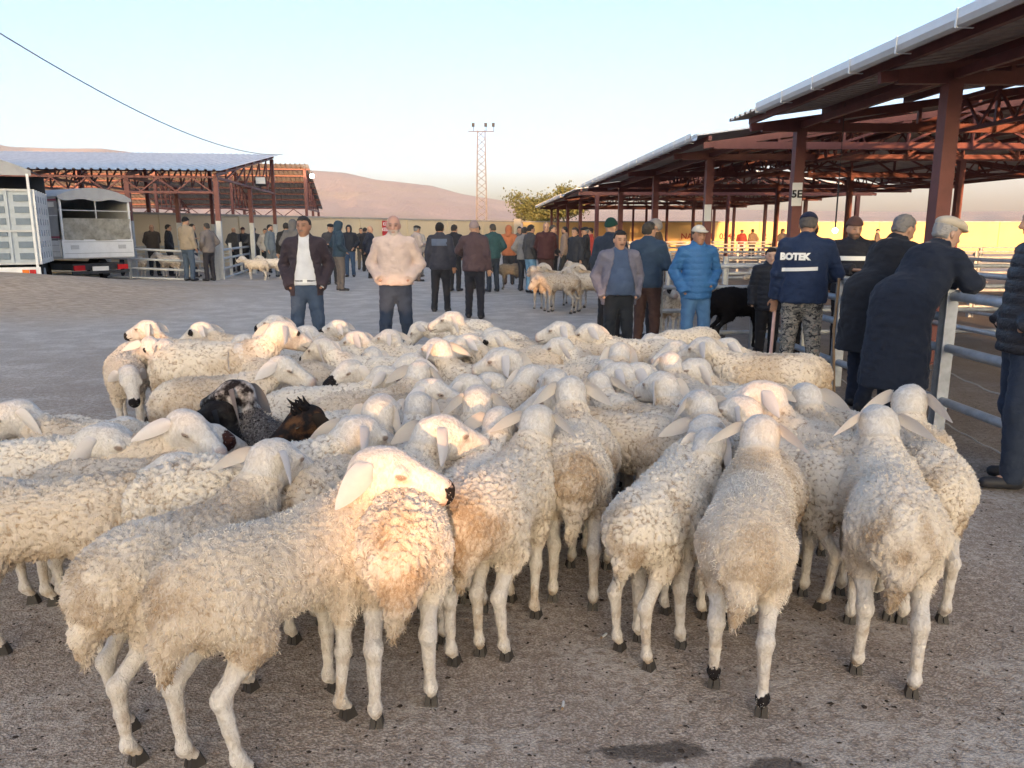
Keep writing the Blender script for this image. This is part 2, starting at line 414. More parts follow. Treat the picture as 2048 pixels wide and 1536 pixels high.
# ================================================================ hills
def build_hills():
    prof = [(-1400, 330), (-700, 300), (-250, 288), (0, 292), (60, 303), (150, 306), (235, 306), (330, 318), (450, 325), (560, 340), (640, 347), (700, 351), (760, 364), (810, 369), (870, 376), (930, 392), (1010, 404), (1090, 409), (1180, 414), (1400, 420), (1800, 425), (2600, 420), (3600, 410)]
    px = np.array([p[0] for p in prof], F); py = np.array([p[1] for p in prof], F)
    D = np.array([900, 1200, 1600, 2100, 2600, 3100, 3600, 4100, 4600, 5000, 5600, 6500], F)
    u = np.linspace(-1400, 3600, 420).astype(F)
    top = (465 - np.interp(u, px, py)) / 1540 * 5000
    r = np.clip((D - 900) / 4100, 0, 1)
    shape = np.array([0, .02, .06, .12, .22, .35, .5, .68, .86, 1, .8, 0], F)
    V = []
    for k, d in enumerate(D):
        x = (u - 1024) / 1540 * d; y = np.full_like(x, d)
        p = np.stack([u * .011, np.full_like(u, k * .55), u * 0], 1).astype(F)
        nz = (vnoise(p, 5) - .5) * .5 + (vnoise(p * 3, 6) - .5) * .3
        nz = nz * (1 - (k == 9) * .9)
        z = top * np.clip(shape[k] + nz * shape[k] * (1 - shape[k]) * 1.6, 0, 1) - (3 if k in (0, 11) else 0)
        V.append(np.stack([x, y, z], 1))
    V = np.stack(V, 1); n, m = V.shape[:2]
    i, j = np.meshgrid(np.arange(n - 1), np.arange(m - 1), indexing='ij'); a = (i * m + j).ravel()
    o = link('hills', np_mesh('hills', V.reshape(-1, 3), np.stack([a, a + m, a + m + 1, a + 1], 1), mats=[M['hill']])); tag(o, kind='structure')
build_hills()
# ================================================================ perimeter wall
def wall_run(name, a, b, h, th, label, piers=(), n=6, mat='wall'):
    """wall of cast bays with piers between them, coping on top"""
    a = Vector(a); b = Vector(b); L = (b - a).length; ang = math.atan2(b.y - a.y, b.x - a.x)
    r = empty(name, (a.x, a.y, 0), ang); tag(r, label, 'wall')
    bay = MB().box((.12, 0, -.3), (L / n - .12, th, h)).mesh('wall_bay', M[mat]); cop = MB().box((.0, -.06, h), (L / n - .01, th + .06, h + .09)).mesh('coping', M['coping'])
    pier = MB().box((-.16, -.05, -.3), (.16, th + .05, h + .002)).mesh('pier', M[mat])
    for i in range(n):
        o = link('wall_bay', bay, r); o.location = (i * L / n, 0, 0)
        o = link('coping', cop, r); o.location = (i * L / n, 0, 0)
        if i: o = link('pier', pier, r); o.location = (i * L / n, 0, 0)
    return r
W0, W1 = (-26, 16.0), (.2, 59.0)
WALLL = wall_run('perimeter_wall', W0, W1, 2.3, .25, 'long sand coloured plaster wall running back behind the left sheds', n=12)
WALLR = wall_run('perimeter_wall', (.7, 59.2), (64, 59.2), 2.3, .25, 'low sunlit plaster wall with red graffiti behind the right shed', n=14, mat='wallyellowsun')
o = link('corner_pier', MB().box((.15, 58.7, -.2), (.68, 59.5, 2.55)).mesh('corner_pier', M['coping'])); tag(o, 'plain concrete corner pier where the two plaster walls meet', 'pier')
def print_on(parent, me, loc, rot, name='lettering'):
    o = link(name, me, parent); o.location = loc; o.rotation_euler = rot; return o
g = text_mesh('NAKLİYE  0542 60 02 02', .62, M['spray'], 'graffiti', bold=.008)
o = print_on(WALLR, g, (15.3, -.006, 1.25), (math.pi / 2, 0, 0), 'graffiti')
# ================================================================ added unseen wall behind the camera, shades the yard, gaps shape sun patches
def build_shade_wall():
    r = empty('shade_wall', (0, -40, 0)); tag(r, 'added unseen wall shading the yard, with gaps that shape sun patches', 'building')
    X0, X1, H = -60., 9.8, 6.4
    # gaps placed so that sun patches reach the flock (x0, x1, z0, z1)
    ops = SUN_GAPS
    xs = sorted({X0, X1, *[q for o in ops for q in o[:2]]}); mb = MB()
    for a, b in zip(xs[:-1], xs[1:]):
        cuts = sorted([(o[2], o[3]) for o in ops if o[0] <= a + 1e-6 and o[1] >= b - 1e-6]); z = -.2
        for c0, c1 in cuts:
            if c0 > z: mb.box((a, -.2, z), (b, 0, c0))
            z = c1
        if z < H: mb.box((a, -.2, z), (b, 0, H))
    mb.build('wall', M['wall'], r)
    MB().box((X0 - .3, -1.2, H), (X1 + .3, .35, H + .16)).build('roof', M['under'], r)
SUN_GAPS = [(1.74, 2.10, 2.36, 2.72), (-.8, -.1, 2.65, 2.95), (.5, 1.35, 2.72, 2.95), (3.25, 3.55, 2.65, 3.05)]
build_shade_wall()
# ================================================================ sheds
def corr(name, L, W, mat, pitch=.25, h=.045, lift=0.):
    """trapezoid ribbed sheet: ribs run along x (length L), width W along y"""
    v = []; f = []; prof = []
    k = int(round(W / pitch))
    for i in range(k): prof += [(i * pitch, 0), (i * pitch + pitch * .56, 0), (i * pitch + pitch * .68, h), (i * pitch + pitch * .88, h)]
    prof.append((k * pitch, 0))
    for y, z in prof: v += [(0, y, z), (L, y, z)]
    for i in range(len(prof) - 1): a = 2 * i; f.append((a, a + 1, a + 3, a + 2))
    n = len(v); v += [(x, y, z - .006) for x, y, z in v]; f += [tuple(n + q for q in w[::-1]) for w in f]
    me = bpy.data.meshes.new(name); me.from_pydata(v, [], f); me.materials.append(mat[0]); me.materials.append(mat[1])
    mi = np.zeros(len(f), np.int32); mi[len(f) // 2:] = 1; me.polygons.foreach_set('material_index', mi); me.update(); return me
def right_shed(x0, s0, s1, label, stations, gutters, half=7.0, eave=3.42, rise=.95, full=True):
    """local frame: x across (0 = eave edge), y along the shed, z up"""
    r = empty('market_shed', (x0, 0, 0), math.radians(2.5)); tag(r, label, 'shed', 'open steel sheds over the pens')
    zr = eave + rise; sl = rise / half
    ze = 3.2
    # roof sheets
    L = math.hypot(half + .06, rise)
    sh = corr('roof_sheet', L, 1.0, (M['roof'], M['under']))
    y = s0
    while y < s1 - .5:
        for k in (0, 1):
            o = link('roof_sheet', sh, r)
            if k == 0: o.location = (-.02, y, eave + .02); o.rotation_euler = (0, -math.atan(sl), 0)
            else: o.location = (2 * half + .02, y + 1.0, eave + .02); o.rotation_euler = (0, -math.atan(sl), math.pi)
        y += 1.0
    # purlins
    pu = MB().box((-.035, 0, -.09), (.035, s1 - s0 - .02, 0)).mesh('purlin', M['red'])
    for v in (.25, 1.5, 2.9, 4.3, 5.7, 6.8, 7.2, 8.3, 9.7, 11.1, 12.5, 13.75):
        o = link('purlin', pu, r); o.location = (v, s0 + .01, eave + sl * (v if v < half else 2 * half - v) - .012)
    # truss: chords joined, webs as sub-parts
    n = 10; tz = lambda v: eave - .16 + sl * (v if v < half else 2 * half - v)
    tm = MB().bar((.35, 0, ze + .07), (2 * half - .35, 0, ze + .07), .10, .14).bar((.15, 0, tz(.15) - .02), (half, 0, tz(half) - .02), .08, .12).bar((half, 0, tz(half) - .021), (2 * half - .15, 0, tz(.15) - .021), .08, .12).mesh('truss', M['red'])
    webs = []
    for i in range(1, n):
        v = .35 + (2 * half - .7) * i / n
        if tz(v) - ze > .25: webs.append(MB().bar((v, 0, ze + .14), (v, 0, tz(v) - .08), .055).mesh('web', M['red']))
        v2 = .35 + (2 * half - .7) * (i + (1 if v < half - .1 else -1)) / n
        if 0 < i < n and tz(v2) - ze > .3: webs.append(MB().bar((v + .03 * (1 if v2 > v else -1), 0, ze + .15), (v2, .003, tz(v2) - .09), .05).mesh('web', M['red']))
    pm = MB().box((-.085, -.085, 0), (.085, .085, ze - .001)).box((-.15, -.15, 0), (.15, .15, .02)).mesh('post', M['red'])
    brace = MB().bar((0, .09, 2.35), (0, .95, ze + .05), .05).bar((0, -.09, 2.35), (0, -.95, ze + .05), .05).mesh('knee_brace', M['red'])
    for s in stations:
        tr = link('truss', tm, r); tr.location = (0, s, 0)
        for w in webs: link('web', w, tr)
        for v in (1.0, half, 2 * half - 1.0):
            if s in (16.1, 32.8, 5.2): continue
            if v == half: o = link('post', MID_POST, r)
            else: o = link('post', pm, r)
            o.location = (v, s, 0)
    # lattice girders along the shed
    st = sorted(stations)
    for a, b in zip(st[:-1], st[1:]):
        for v, zt in ((1.0, ze), (half * .5, ze + .5), (half, zr - .2), (half * 1.5, ze + .5), (2 * half - 1, ze)):
            k = 5; g = MB(); zb = zt - .52 if v not in (1.0, 2 * half - 1) else zt - .02
            if v in (1.0, 2 * half - 1):
                g.bar((0, .08, zt + .10), (0, b - a - .08, zt + .10), .07, .10)
            else:
                g.bar((0, .06, zt), (0, b - a - .06, zt), .06).bar((0, .06, zb), (0, b - a - .06, zb), .06)
                for i in range(k):
                    d = (b - a - .12) / k; y0 = .06 + i * d
                    g.bar((0, y0, zb + .03), (0, y0 + d / 2, zt - .03), .035).bar((0, y0 + d / 2, zt - .031), (0, y0 + d, zb + .031), .035)
            o = g.build('lattice_girder', M['red'], r); o.location = (v, a, 0)
    # gutter
    for a, b in gutters:
        g = MB(); pr = [(-.10, .06), (-.10, -.02), (-.075, -.07), (-.02, -.085), (.03, -.07), (.05, -.02), (.05, .06)]
        v = []; f = []
        for (x, z) in pr: v += [(x - .06, a, eave + z), (x - .06, b, eave + z)]
        for i in range(len(pr) - 1): f.append((2 * i, 2 * i + 1, 2 * i + 3, 2 * i + 2))
        m = len(v); v += [((x * .9) - .06, q, eave + z + .004) for (x, z) in pr for q in (a, b)]
        f += [tuple(m + q for q in w[::-1]) for w in f]
        g.add(v, f); g.box((-.165, b, eave - .088), (-.005, b + .012, eave + .062)); go = g.build('gutter', M['gutter'], r)
        y = a + .3
        bk = MB().box((-.168, -.012, eave - .095), (-.160, .012, eave + .07)).box((-.16, -.012, eave - .098), (-.0, .012, eave - .090)).mesh('bracket', M['gutter'])
        while y < b: o = link('bracket', bk, go); o.location = (0, y, 0); y += 1.0
    return r
MID_POST = MB().box((-.07, -.07, 0), (.07, .07, 3.199)).mesh('post', M['red'])
BLOCKS = ((4.0, 13.7, [5.2, 9.2, 13.4], [(4.0, 12.3)], 'nearest block'), (16.0, 33.0, [16.1, 18.5, 24.0, 29.8, 32.8], [(16.0, 32.6)], 'middle block'), (35.5, 58.5, [35.7, 41.4, 47.2, 53.0, 57.5], [(40, 58)], 'farthest block'))
for a_, b_, st_, gu_, nm_ in BLOCKS:
    right_shed(4.4, a_, b_, nm_ + ' of the open steel shed on dark red posts at the right', st_, gu_)
def shed_pt(v, s, z): a = math.radians(2.5); return (4.4 + v * math.cos(a) - s * math.sin(a), v * math.sin(a) + s * math.cos(a), z)
# number plates on posts
for s, tx, lab in ((13.4, '5E', 'white number plate 5E fixed on a red shed post'), (18.5, '5D', 'small white plate on the red post beyond plate 5E')):
    x, y, z = shed_pt(1.0, s, 2.05)
    p = MB().box((-.08, -.012, -.19), (.08, .0, .19)).build('number_plate', M['plate']); p.location = (x - .02, y - .10, 2.18 if s < 14 else 2.0); p.rotation_euler = (0, 0, math.radians(-14)); tag(p, lab, 'sign')
    if s < 14: print_on(p, text_mesh(tx, .17, M['ink'], bold=.006), (0, -.015, 0), (math.pi / 2, 0, 0))
# left sheds: single slope roofs, one rising away, the next falling away
def left_shed(org, ang, Lw, depth, z_front, z_back, label, posts, upside, n_tr=5):
    r = empty('market_shed', (*org, 0), ang); tag(r, label, 'shed', 'single slope sheds beyond the yard')
    sl = math.atan2(z_back - z_front, depth); L = math.hypot(depth, z_back - z_front)
    sh = corr('roof_sheet', L + .5, 1.0, (M['roof'], M['under']))
    k = int(Lw)
    for i in range(k):
        o = link('roof_sheet', sh, r); o.location = (-i, -.3, z_front + .10 - .3 * math.tan(sl)); o.rotation_euler = (0, -sl, math.pi / 2)
    pl = MB().box((-Lw, -.04, -.08), (0, .04, 0)).mesh('purlin', M['red'])
    for i in range(7):
        q = (i + .3) / 7; o = link('purlin', pl, r); o.location = (0, q * depth, z_front + q * (z_back - z_front) + .095)
    lo = min(z_front, z_back) - .12
    zt = lambda q: z_front + q * (z_back - z_front) - .03
    tm = MB().bar((0, .05, lo), (0, depth - .05, lo), .08).bar((0, 0, zt(0) - .01), (0, depth, zt(1) - .01), .07).mesh('truss', M['red'])
    webs = []
    for i in range(1, 8):
        q = i / 7; q2 = (i - 1) / 7 if z_back > z_front else (i + 1) / 7
        if abs(zt(q) - lo) > .2: webs.append(MB().bar((0, q * depth, lo + .04), (0, q * depth, zt(q) - .05), .05).mesh('web', M['red']))
        if 0 <= q2 <= 1 and abs(zt(q) - lo) > .25: webs.append(MB().bar((.003, q2 * depth, lo + .04), (.003, q * depth, zt(q) - .06), .045).mesh('web', M['red']))
    up = MB().box((-.075, -.075, 1.6), (.075, .075, 4.9)).mesh('post_top', M['red'])
    for i in range(n_tr):
        x = -.25 - i * (Lw - .6) / (n_tr - 1)
        tr = link('truss', tm, r); tr.location = (x, 0, 0)
        for w in webs: link('web', w, tr)
        for y in (.05, depth * .5, depth - .05):
            h = lo - .04 if y < depth - .1 or z_back < z_front else zt(1) - .05
            if y < .1 and z_front > z_back: h = zt(0) - .05
            p = MB().box((-.075, -.075, -.2), (.075, .075, 1.9)).build('post', M['grey'], r); p.location = (x, y, 0)
            MB().box((-.07, -.07, 1.9), (.07, .07, h)).build('post_top', M['red'], p)
    # girder along the front edge
    g = MB().bar((-Lw + .3, 0, lo + .0), (-.3, 0, lo + .0), .06).bar((-Lw + .3, .002, lo - .45), (-.3, .002, lo - .45), .06)
    m = int(Lw / 1.1)
    for i in range(m):
        x0 = -Lw + .4 + i * (Lw - .8) / m; d = (Lw - .8) / m
        g.bar((x0, 0, lo - .42), (x0 + d / 2, 0, lo - .03), .04).bar((x0 + d / 2, 0, lo - .031), (x0 + d, 0, lo - .42), .04)
    g.build('lattice_girder', M['red'], r)
    return r
SHEDA = left_shed((-8.85, 24.4), math.radians(7), 11, 10.0, 3.33, 4.70, 'left shed with pale ribbed roof rising away from the yard', 0, True, n_tr=5)
SHEDB = left_shed((-11.0, 43.2), math.radians(8), 20, 6.4, 4.95, 2.95, 'farther left shed with its lit ribbed underside facing the yard', 0, False, n_tr=6)
# floodlights on the left sheds
def floodlight(x, y, z, rz, label):
    r = MB().box((-.2, -.06, -.16), (.2, .06, .16)).box((-.02, .06, -.3), (.02, .1, .1)).build('floodlight', M['dark']); r.location = (x, y, z); r.rotation_euler = (math.radians(-20), 0, rz); tag(r, label, 'lamp')
    MB().box((-.17, -.07, -.13), (.17, -.058, .13)).build('glass', M['plate'], r)
floodlight(-9.5, 30.0, 3.45, .4, 'dark floodlight hung under the gable of the near left shed')
lp = MB().tube([(0, 0, -.10), (0, 0, 0)], .05, 10).build('bulb_lamp', M['dark']); lp.location = (-10.8, 43.0, 4.75); tag(lp, 'small lit lamp at the gable top of the farther left shed', 'lamp')
bm = bmesh.new(); bmesh.ops.create_uvsphere(bm, u_segments=12, v_segments=8, radius=.13); me = bpy.data.meshes.new('globe'); bm.to_mesh(me); bm.free(); me.materials.append(M['lit']); q = link('globe', me, lp); q.location = (0, 0, -.2)
# lamp under the right shed
lp = MB().tube([(0, 0, 0), (0, 0, .75)], .012, 6).build('hanging_lamp', M['dark']); lp.location = (5.05, 12.2, 2.38 - .75); tag(lp, 'small lit bulb hanging over the pens beside the man in the navy cap', 'lamp')
lp.location = (5.02, 12.2, 1.62)
bm = bmesh.new(); bmesh.ops.create_uvsphere(bm, u_segments=12, v_segments=8, radius=.04); me = bpy.data.meshes.new('bulb'); bm.to_mesh(me); bm.free(); me.materials.append(M['lit']); q = link('bulb', me, lp); q.location = (0, 0, -.04)
MB().tube([(0, 0, .75), (0, 0, 1.85)], .006, 5).build('cord', M['dark'], lp)
# ================================================================ mast, tree, cable, far buildings
def mast(x, y, H, w0, w1):
    r = empty('lattice_mast', (x, y, 0)); tag(r, 'slim rusty lattice mast with a lamp bar behind the wall', 'mast')
    leg = []
    for sx, sy in ((1, 1), (1, -1), (-1, -1), (-1, 1)):
        MB().bar((sx * w0 / 2, sy * w0 / 2, -.2), (sx * w1 / 2, sy * w1 / 2, H), .085).build('leg', M['rust'], r)
    n = 16; br = MB()
    for i in range(n):
        a = w0 + (w1 - w0) * i / n; b = w0 + (w1 - w0) * (i + 1) / n; z0, z1 = H * i / n, H * (i + 1) / n
        for k in range(4):
            c = ((1, 1), (1, -1), (-1, -1), (-1, 1)); p, q = c[k], c[(k + 1) % 4]
            if i % 2: p, q = q, p
            br.bar((p[0] * a / 2, p[1] * a / 2, z0), (q[0] * b / 2, q[1] * b / 2, z1), .065)
    br.build('lattice', M['rust'], r)
    MB().bar((-1.45, 0, H - .05), (1.45, 0, H - .05), .10).build('cross_arm', M['rust'], r)
    for x_ in (-.85, .55, 1.4):
        l = MB().bar((x_, 0, H), (x_, 0, H + .55), .06).build('lamp_arm', M['dark'], r)
        MB().box((x_ - .2, -.14, H + .45), (x_ + .12, .14, H + .85)).build('lamp_head', M['dark'], l)
M['rust'] = mat_plain('rusty_steel', (.17, .15, .145), .8)
mast(-3.45, 90, 12.7, 1.25, .85)
def tree(x, y, H, wd, label, seed):
    rg = np.random.RandomState(seed); r = empty('broadleaf_tree', (x, y, 0)); tag(r, label, 'tree')
    mb = MB().tube([(0, 0, -.2), (.05, 0, 1.2), (.0, .1, 2.2)], [.22, .17, .13], 8)
    cl = []
    for k in range(9):
        a = k * 2.4; q = rg.rand(); e = Vector((math.cos(a) * wd * .42 * (.5 + q), math.sin(a) * wd * .25 * (.5 + q), H * (.62 + .33 * rg.rand())))
        mb.tube([(0, .1, 2.0), tuple(Vector((0, 0, 2.2)).lerp(e, .5) + Vector((0, 0, .3))), tuple(e)], [.09, .05, .02], 6)
        for _ in range(4): cl.append(e + Vector(rg.randn(3)) * .45)
    mb.build('trunk', M['bark'], r, True)
    n = 13000; c = np.array(cl, F)[rg.randint(0, len(cl), n)]; p = c + rg.randn(n, 3).astype(F) * np.array([.55, .5, .36], F)
    s = (.08 + .10 * rg.rand(n))[:, None].astype(F); u = rg.randn(n, 3); u /= np.linalg.norm(u, axis=1, keepdims=True); w = np.cross(u, rg.randn(n, 3)); w /= np.linalg.norm(w, axis=1, keepdims=True)
    v = np.stack([p - u * s, p + w * s * .6, p + u * s, p - w * s * .6], 1).reshape(-1, 3); f = np.arange(n * 4).reshape(-1, 4)
    link('crown', np_mesh('crown', v, f, mats=[M['leaf']], smooth_=False), r)
tree(3.6, 82, 5.2, 6.6, 'yellowing broadleaf tree showing above the shed roof', 3)
pts = []
A, B = Vector((-8.7, 8, 6.0)), Vector((-9.9, 34.5, 4.85))
for i in range(25):
    t_ = i / 24; p = A.lerp(B, t_); p.z -= 1.0 * 4 * t_ * (1 - t_); pts.append(p)
o = MB().tube(pts, .013, 6).build('overhead_cable', M['cable']); tag(o, 'thin overhead cable sagging from the upper left to the shed', 'cable')
def farm(x, y, w, d, h, label):
    r = empty('farm_building', (x, y, 8)); tag(r, label, 'building', 'distant farm buildings')
    MB().box((-w / 2, -d / 2, -12), (w / 2, d / 2, h)).build('wall', M['white'], r)
    MB().add([(-w/2-1,-d/2-1,h),(w/2+1,-d/2-1,h),(w/2+1,d/2+1,h),(-w/2-1,d/2+1,h),(-w/2-1,0,h+4),(w/2+1,0,h+4)],[(0,1,5,4),(2,3,4,5),(0,4,3),(1,2,5),(0,3,2,1)]).build('roof', M['roof'], r)
farm(-260, 1240, 22, 12, 7, 'long white farm building far off below the hills')
farm(-233, 1260, 10, 10, 6, 'small white farm building beside the long one far off')

# ---------------------------------------------------------------- sheep
def mat_fleece():
    t = NT('fleece_wool'); P = t.obj()
    crack = t.attr('crack')[2]; dirt = t.attr('dirt')[2]; tint = t.attr('tint')[2]
    rnd = t.n('ShaderNodeObjectInfo').outputs['Random']
    c = t.mix(tint, (.77, .68, .565), (.85, .78, .69))
    c = t.mix(t.ramp(rnd, .1, 1, 0, .8), c, (.60, .48, .36))
    c = t.mix(dirt, c, (.33, .21, .11))
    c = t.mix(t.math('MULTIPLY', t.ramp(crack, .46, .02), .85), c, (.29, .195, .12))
    f3 = t.noise(t.map(P, (1, 1, .55)), 110, 3, .65, 1.2)
    c = t.mix(t.ramp(f3, .35, .72, .0, .35), c, (.88, .82, .72))
    dcol = t.mix(t.ramp(f3, .35, .7), (.012, .011, .013), t.attr('tone', 'OBJECT')[0])
    c = t.mix(t.attr('dark', 'OBJECT')[2], c, dcol)
    t.fin(c, .95, nor=t.bump(f3, .006, .8), spec=.08)
    return t.m
def mat_face():
    t = NT('face_and_leg_hair'); P = t.obj(); hc = t.attr('hc')[1]
    sep = t.n('ShaderNodeSeparateXYZ'); t.l(P, sep.inputs[0]); z = sep.outputs[2]
    ptch = lambda n: t.attr(n, 'OBJECT')[2]
    fur = t.noise(t.map(P, (1, 1, .6)), 60, 4, .65, .8)
    skin = t.mix(t.ramp(fur, .3, .7), (.56, .51, .455), (.74, .70, .655))
    skin = t.mix(t.ramp(t.noise(P, 7, 3), .4, .7, 0, .35), skin, (.66, .57, .47))
    skin = t.mix(t.math('MULTIPLY', t.ramp(t.noise(P, 13, 4), .46, .7), t.ramp(z, .45, .03, .06, .8)), skin, (.36, .25, .15))
    skin = t.mix(t.ramp(t.attr('woolw')[2], .02, .45), skin, (.66, .575, .47))
    h = t.n('ShaderNodeSeparateXYZ'); t.l(hc, h.inputs[0]); hx, hy, hz = h.outputs
    nz = t.math('SUBTRACT', t.noise(P, 34, 3), .5)
    edge = t.math('SUBTRACT', t.math('MULTIPLY_ADD', nz, .06, hx), t.math('MULTIPLY_ADD', ptch('nose'), -.1, .245))
    nose = t.math('MULTIPLY', t.ramp(edge, -.003, .003), t.ramp(hx, .4, .3))
    cmb = t.n('ShaderNodeCombineXYZ'); t.l(hx, cmb.inputs[0]); t.l(t.math('ABSOLUTE', hy), cmb.inputs[1]); t.l(hz, cmb.inputs[2])
    dd = t.n('ShaderNodeVectorMath', operation='DISTANCE'); t.l(cmb.outputs[0], dd.inputs[0]); dd.inputs[1].default_value = (.078, .06, .022)
    dist = dd.outputs['Value']
    eyep = t.ramp(t.math('MULTIPLY_ADD', nz, .03, t.math('MULTIPLY_ADD', ptch('eyepatch'), -.055, dist)), .003, -.003)
    sq = t.n('ShaderNodeVectorMath', operation='DISTANCE'); t.l(t.map(cmb.outputs[0], (1, 1, 1.7)), sq.inputs[0]); sq.inputs[1].default_value = (.078, .06, .037)
    skin = t.mix(t.ramp(sq.outputs['Value'], .021, .012, 0, .75), skin, (.17, .10, .075))
    tear = t.n('ShaderNodeVectorMath', operation='DISTANCE'); t.l(t.map(cmb.outputs[0], (.55, 1, 1.5)), tear.inputs[0]); tear.inputs[1].default_value = (.058, .052, .012)
    skin = t.mix(t.ramp(tear.outputs['Value'], .022, .006, 0, .38), skin, (.36, .25, .19))
    jaw = t.math('MULTIPLY', t.ramp(hz, -.02, -.06), t.ramp(hx, .0, .06)); skin = t.mix(t.math('MULTIPLY', jaw, t.ramp(hx, .4, .3, 0, .3)), skin, (.45, .37, .29))
    mouth = t.math('MULTIPLY', t.math('MULTIPLY', t.ramp(t.math('ABSOLUTE', t.math('ADD', hz, .030)), .006, .002), t.ramp(hx, .14, .17)), t.ramp(hx, .4, .3, 0, .8))
    skin = t.mix(mouth, skin, (.10, .06, .05))
    skin = t.mix(t.math('MULTIPLY', t.ramp(hx, .19, .215), t.ramp(hx, .4, .3, 0, .6)), skin, (.48, .31, .26))
    skin = t.mix(t.math('MAXIMUM', nose, eyep), skin, t.attr('patchtone', 'OBJECT')[0])
    fz = t.math('MULTIPLY_ADD', nz, .07, z)
    sock = t.math('MULTIPLY', t.ramp(t.math('MULTIPLY_ADD', ptch('sock'), -.12, fz), .004, -.004), t.ramp(ptch('sock'), .05, .06))
    skin = t.mix(sock, skin, (.02, .017, .018))
    dcol = t.mix(t.ramp(t.noise(P, 20, 3), .4, .7), (.012, .011, .013), t.attr('facetone', 'OBJECT')[0])
    skin = t.mix(ptch('dark'), skin, dcol)
    return t.fin(skin, .88, nor=t.bump(fur, .010, .8, t.bump(t.noise(P, 26, 3, .6, .6), .012, .5)), spec=.12)
def mat_fuzz():
    t = NT('wool_fibre')
    rnd = t.n('ShaderNodeObjectInfo').outputs['Random']; tint = t.attr('tint')[2]
    c = t.mix(tint, (.79, .70, .59), (.87, .81, .73))
    c = t.mix(t.ramp(rnd, .1, 1, 0, .7), c, (.64, .53, .41))
    c = t.mix(t.attr('dirt')[2], c, (.34, .23, .13)); c = t.mix(t.attr('pale')[2], c, (.74, .70, .65))
    dcol = t.mix(tint, (.014, .013, .015), t.attr('tone', 'OBJECT')[0])
    c = t.mix(t.attr('dark', 'OBJECT')[2], c, dcol)
    return t.fin(c, .95, spec=.05)
def ear_mesh(name, mat, side, droop=.55, back=.3, L=.17, W=.044):
    """soft paddle shaped ear: local x forward, y left, z up, root at origin"""
    d = unit((-back, side * .8, -droop)); up = unit(np.cross(np.cross(d, (.55, 0, .85)), d)); s = np.cross(d, up)
    v = []; f = []
    NU, NW = 9, 7
    for layer in (1, -1):
        for i in range(NU):
            u = i / (NU - 1)
            w = W * (math.sin(math.pi * min(1, .18 + .82 * u) ** .85) ** .7 if u < 1 else 0.02) * (1 if u > .12 else .62)
            if u == 1: w = .004
            for j in range(NW):
                q = (j / (NW - 1) - .5) * 2
                c = d * L * u + s * q * w + up * (.018 * (1 - q * q) * (1 - u) + .004 * layer * (1 - q * q) * (1 - u * .5)) + V3(0, 0, -1) * .03 * u * u
                v.append(c)
    for l in (0, 1):
        o = l * NU * NW
        for i in range(NU - 1):
            for j in range(NW - 1):
                a = o + i * NW + j; q = (a, a + 1, a + NW + 1, a + NW)
                f.append(q if l == 0 else q[::-1])
    return np_mesh(name, np.array(v, F), np.array(f), mats=[mat])
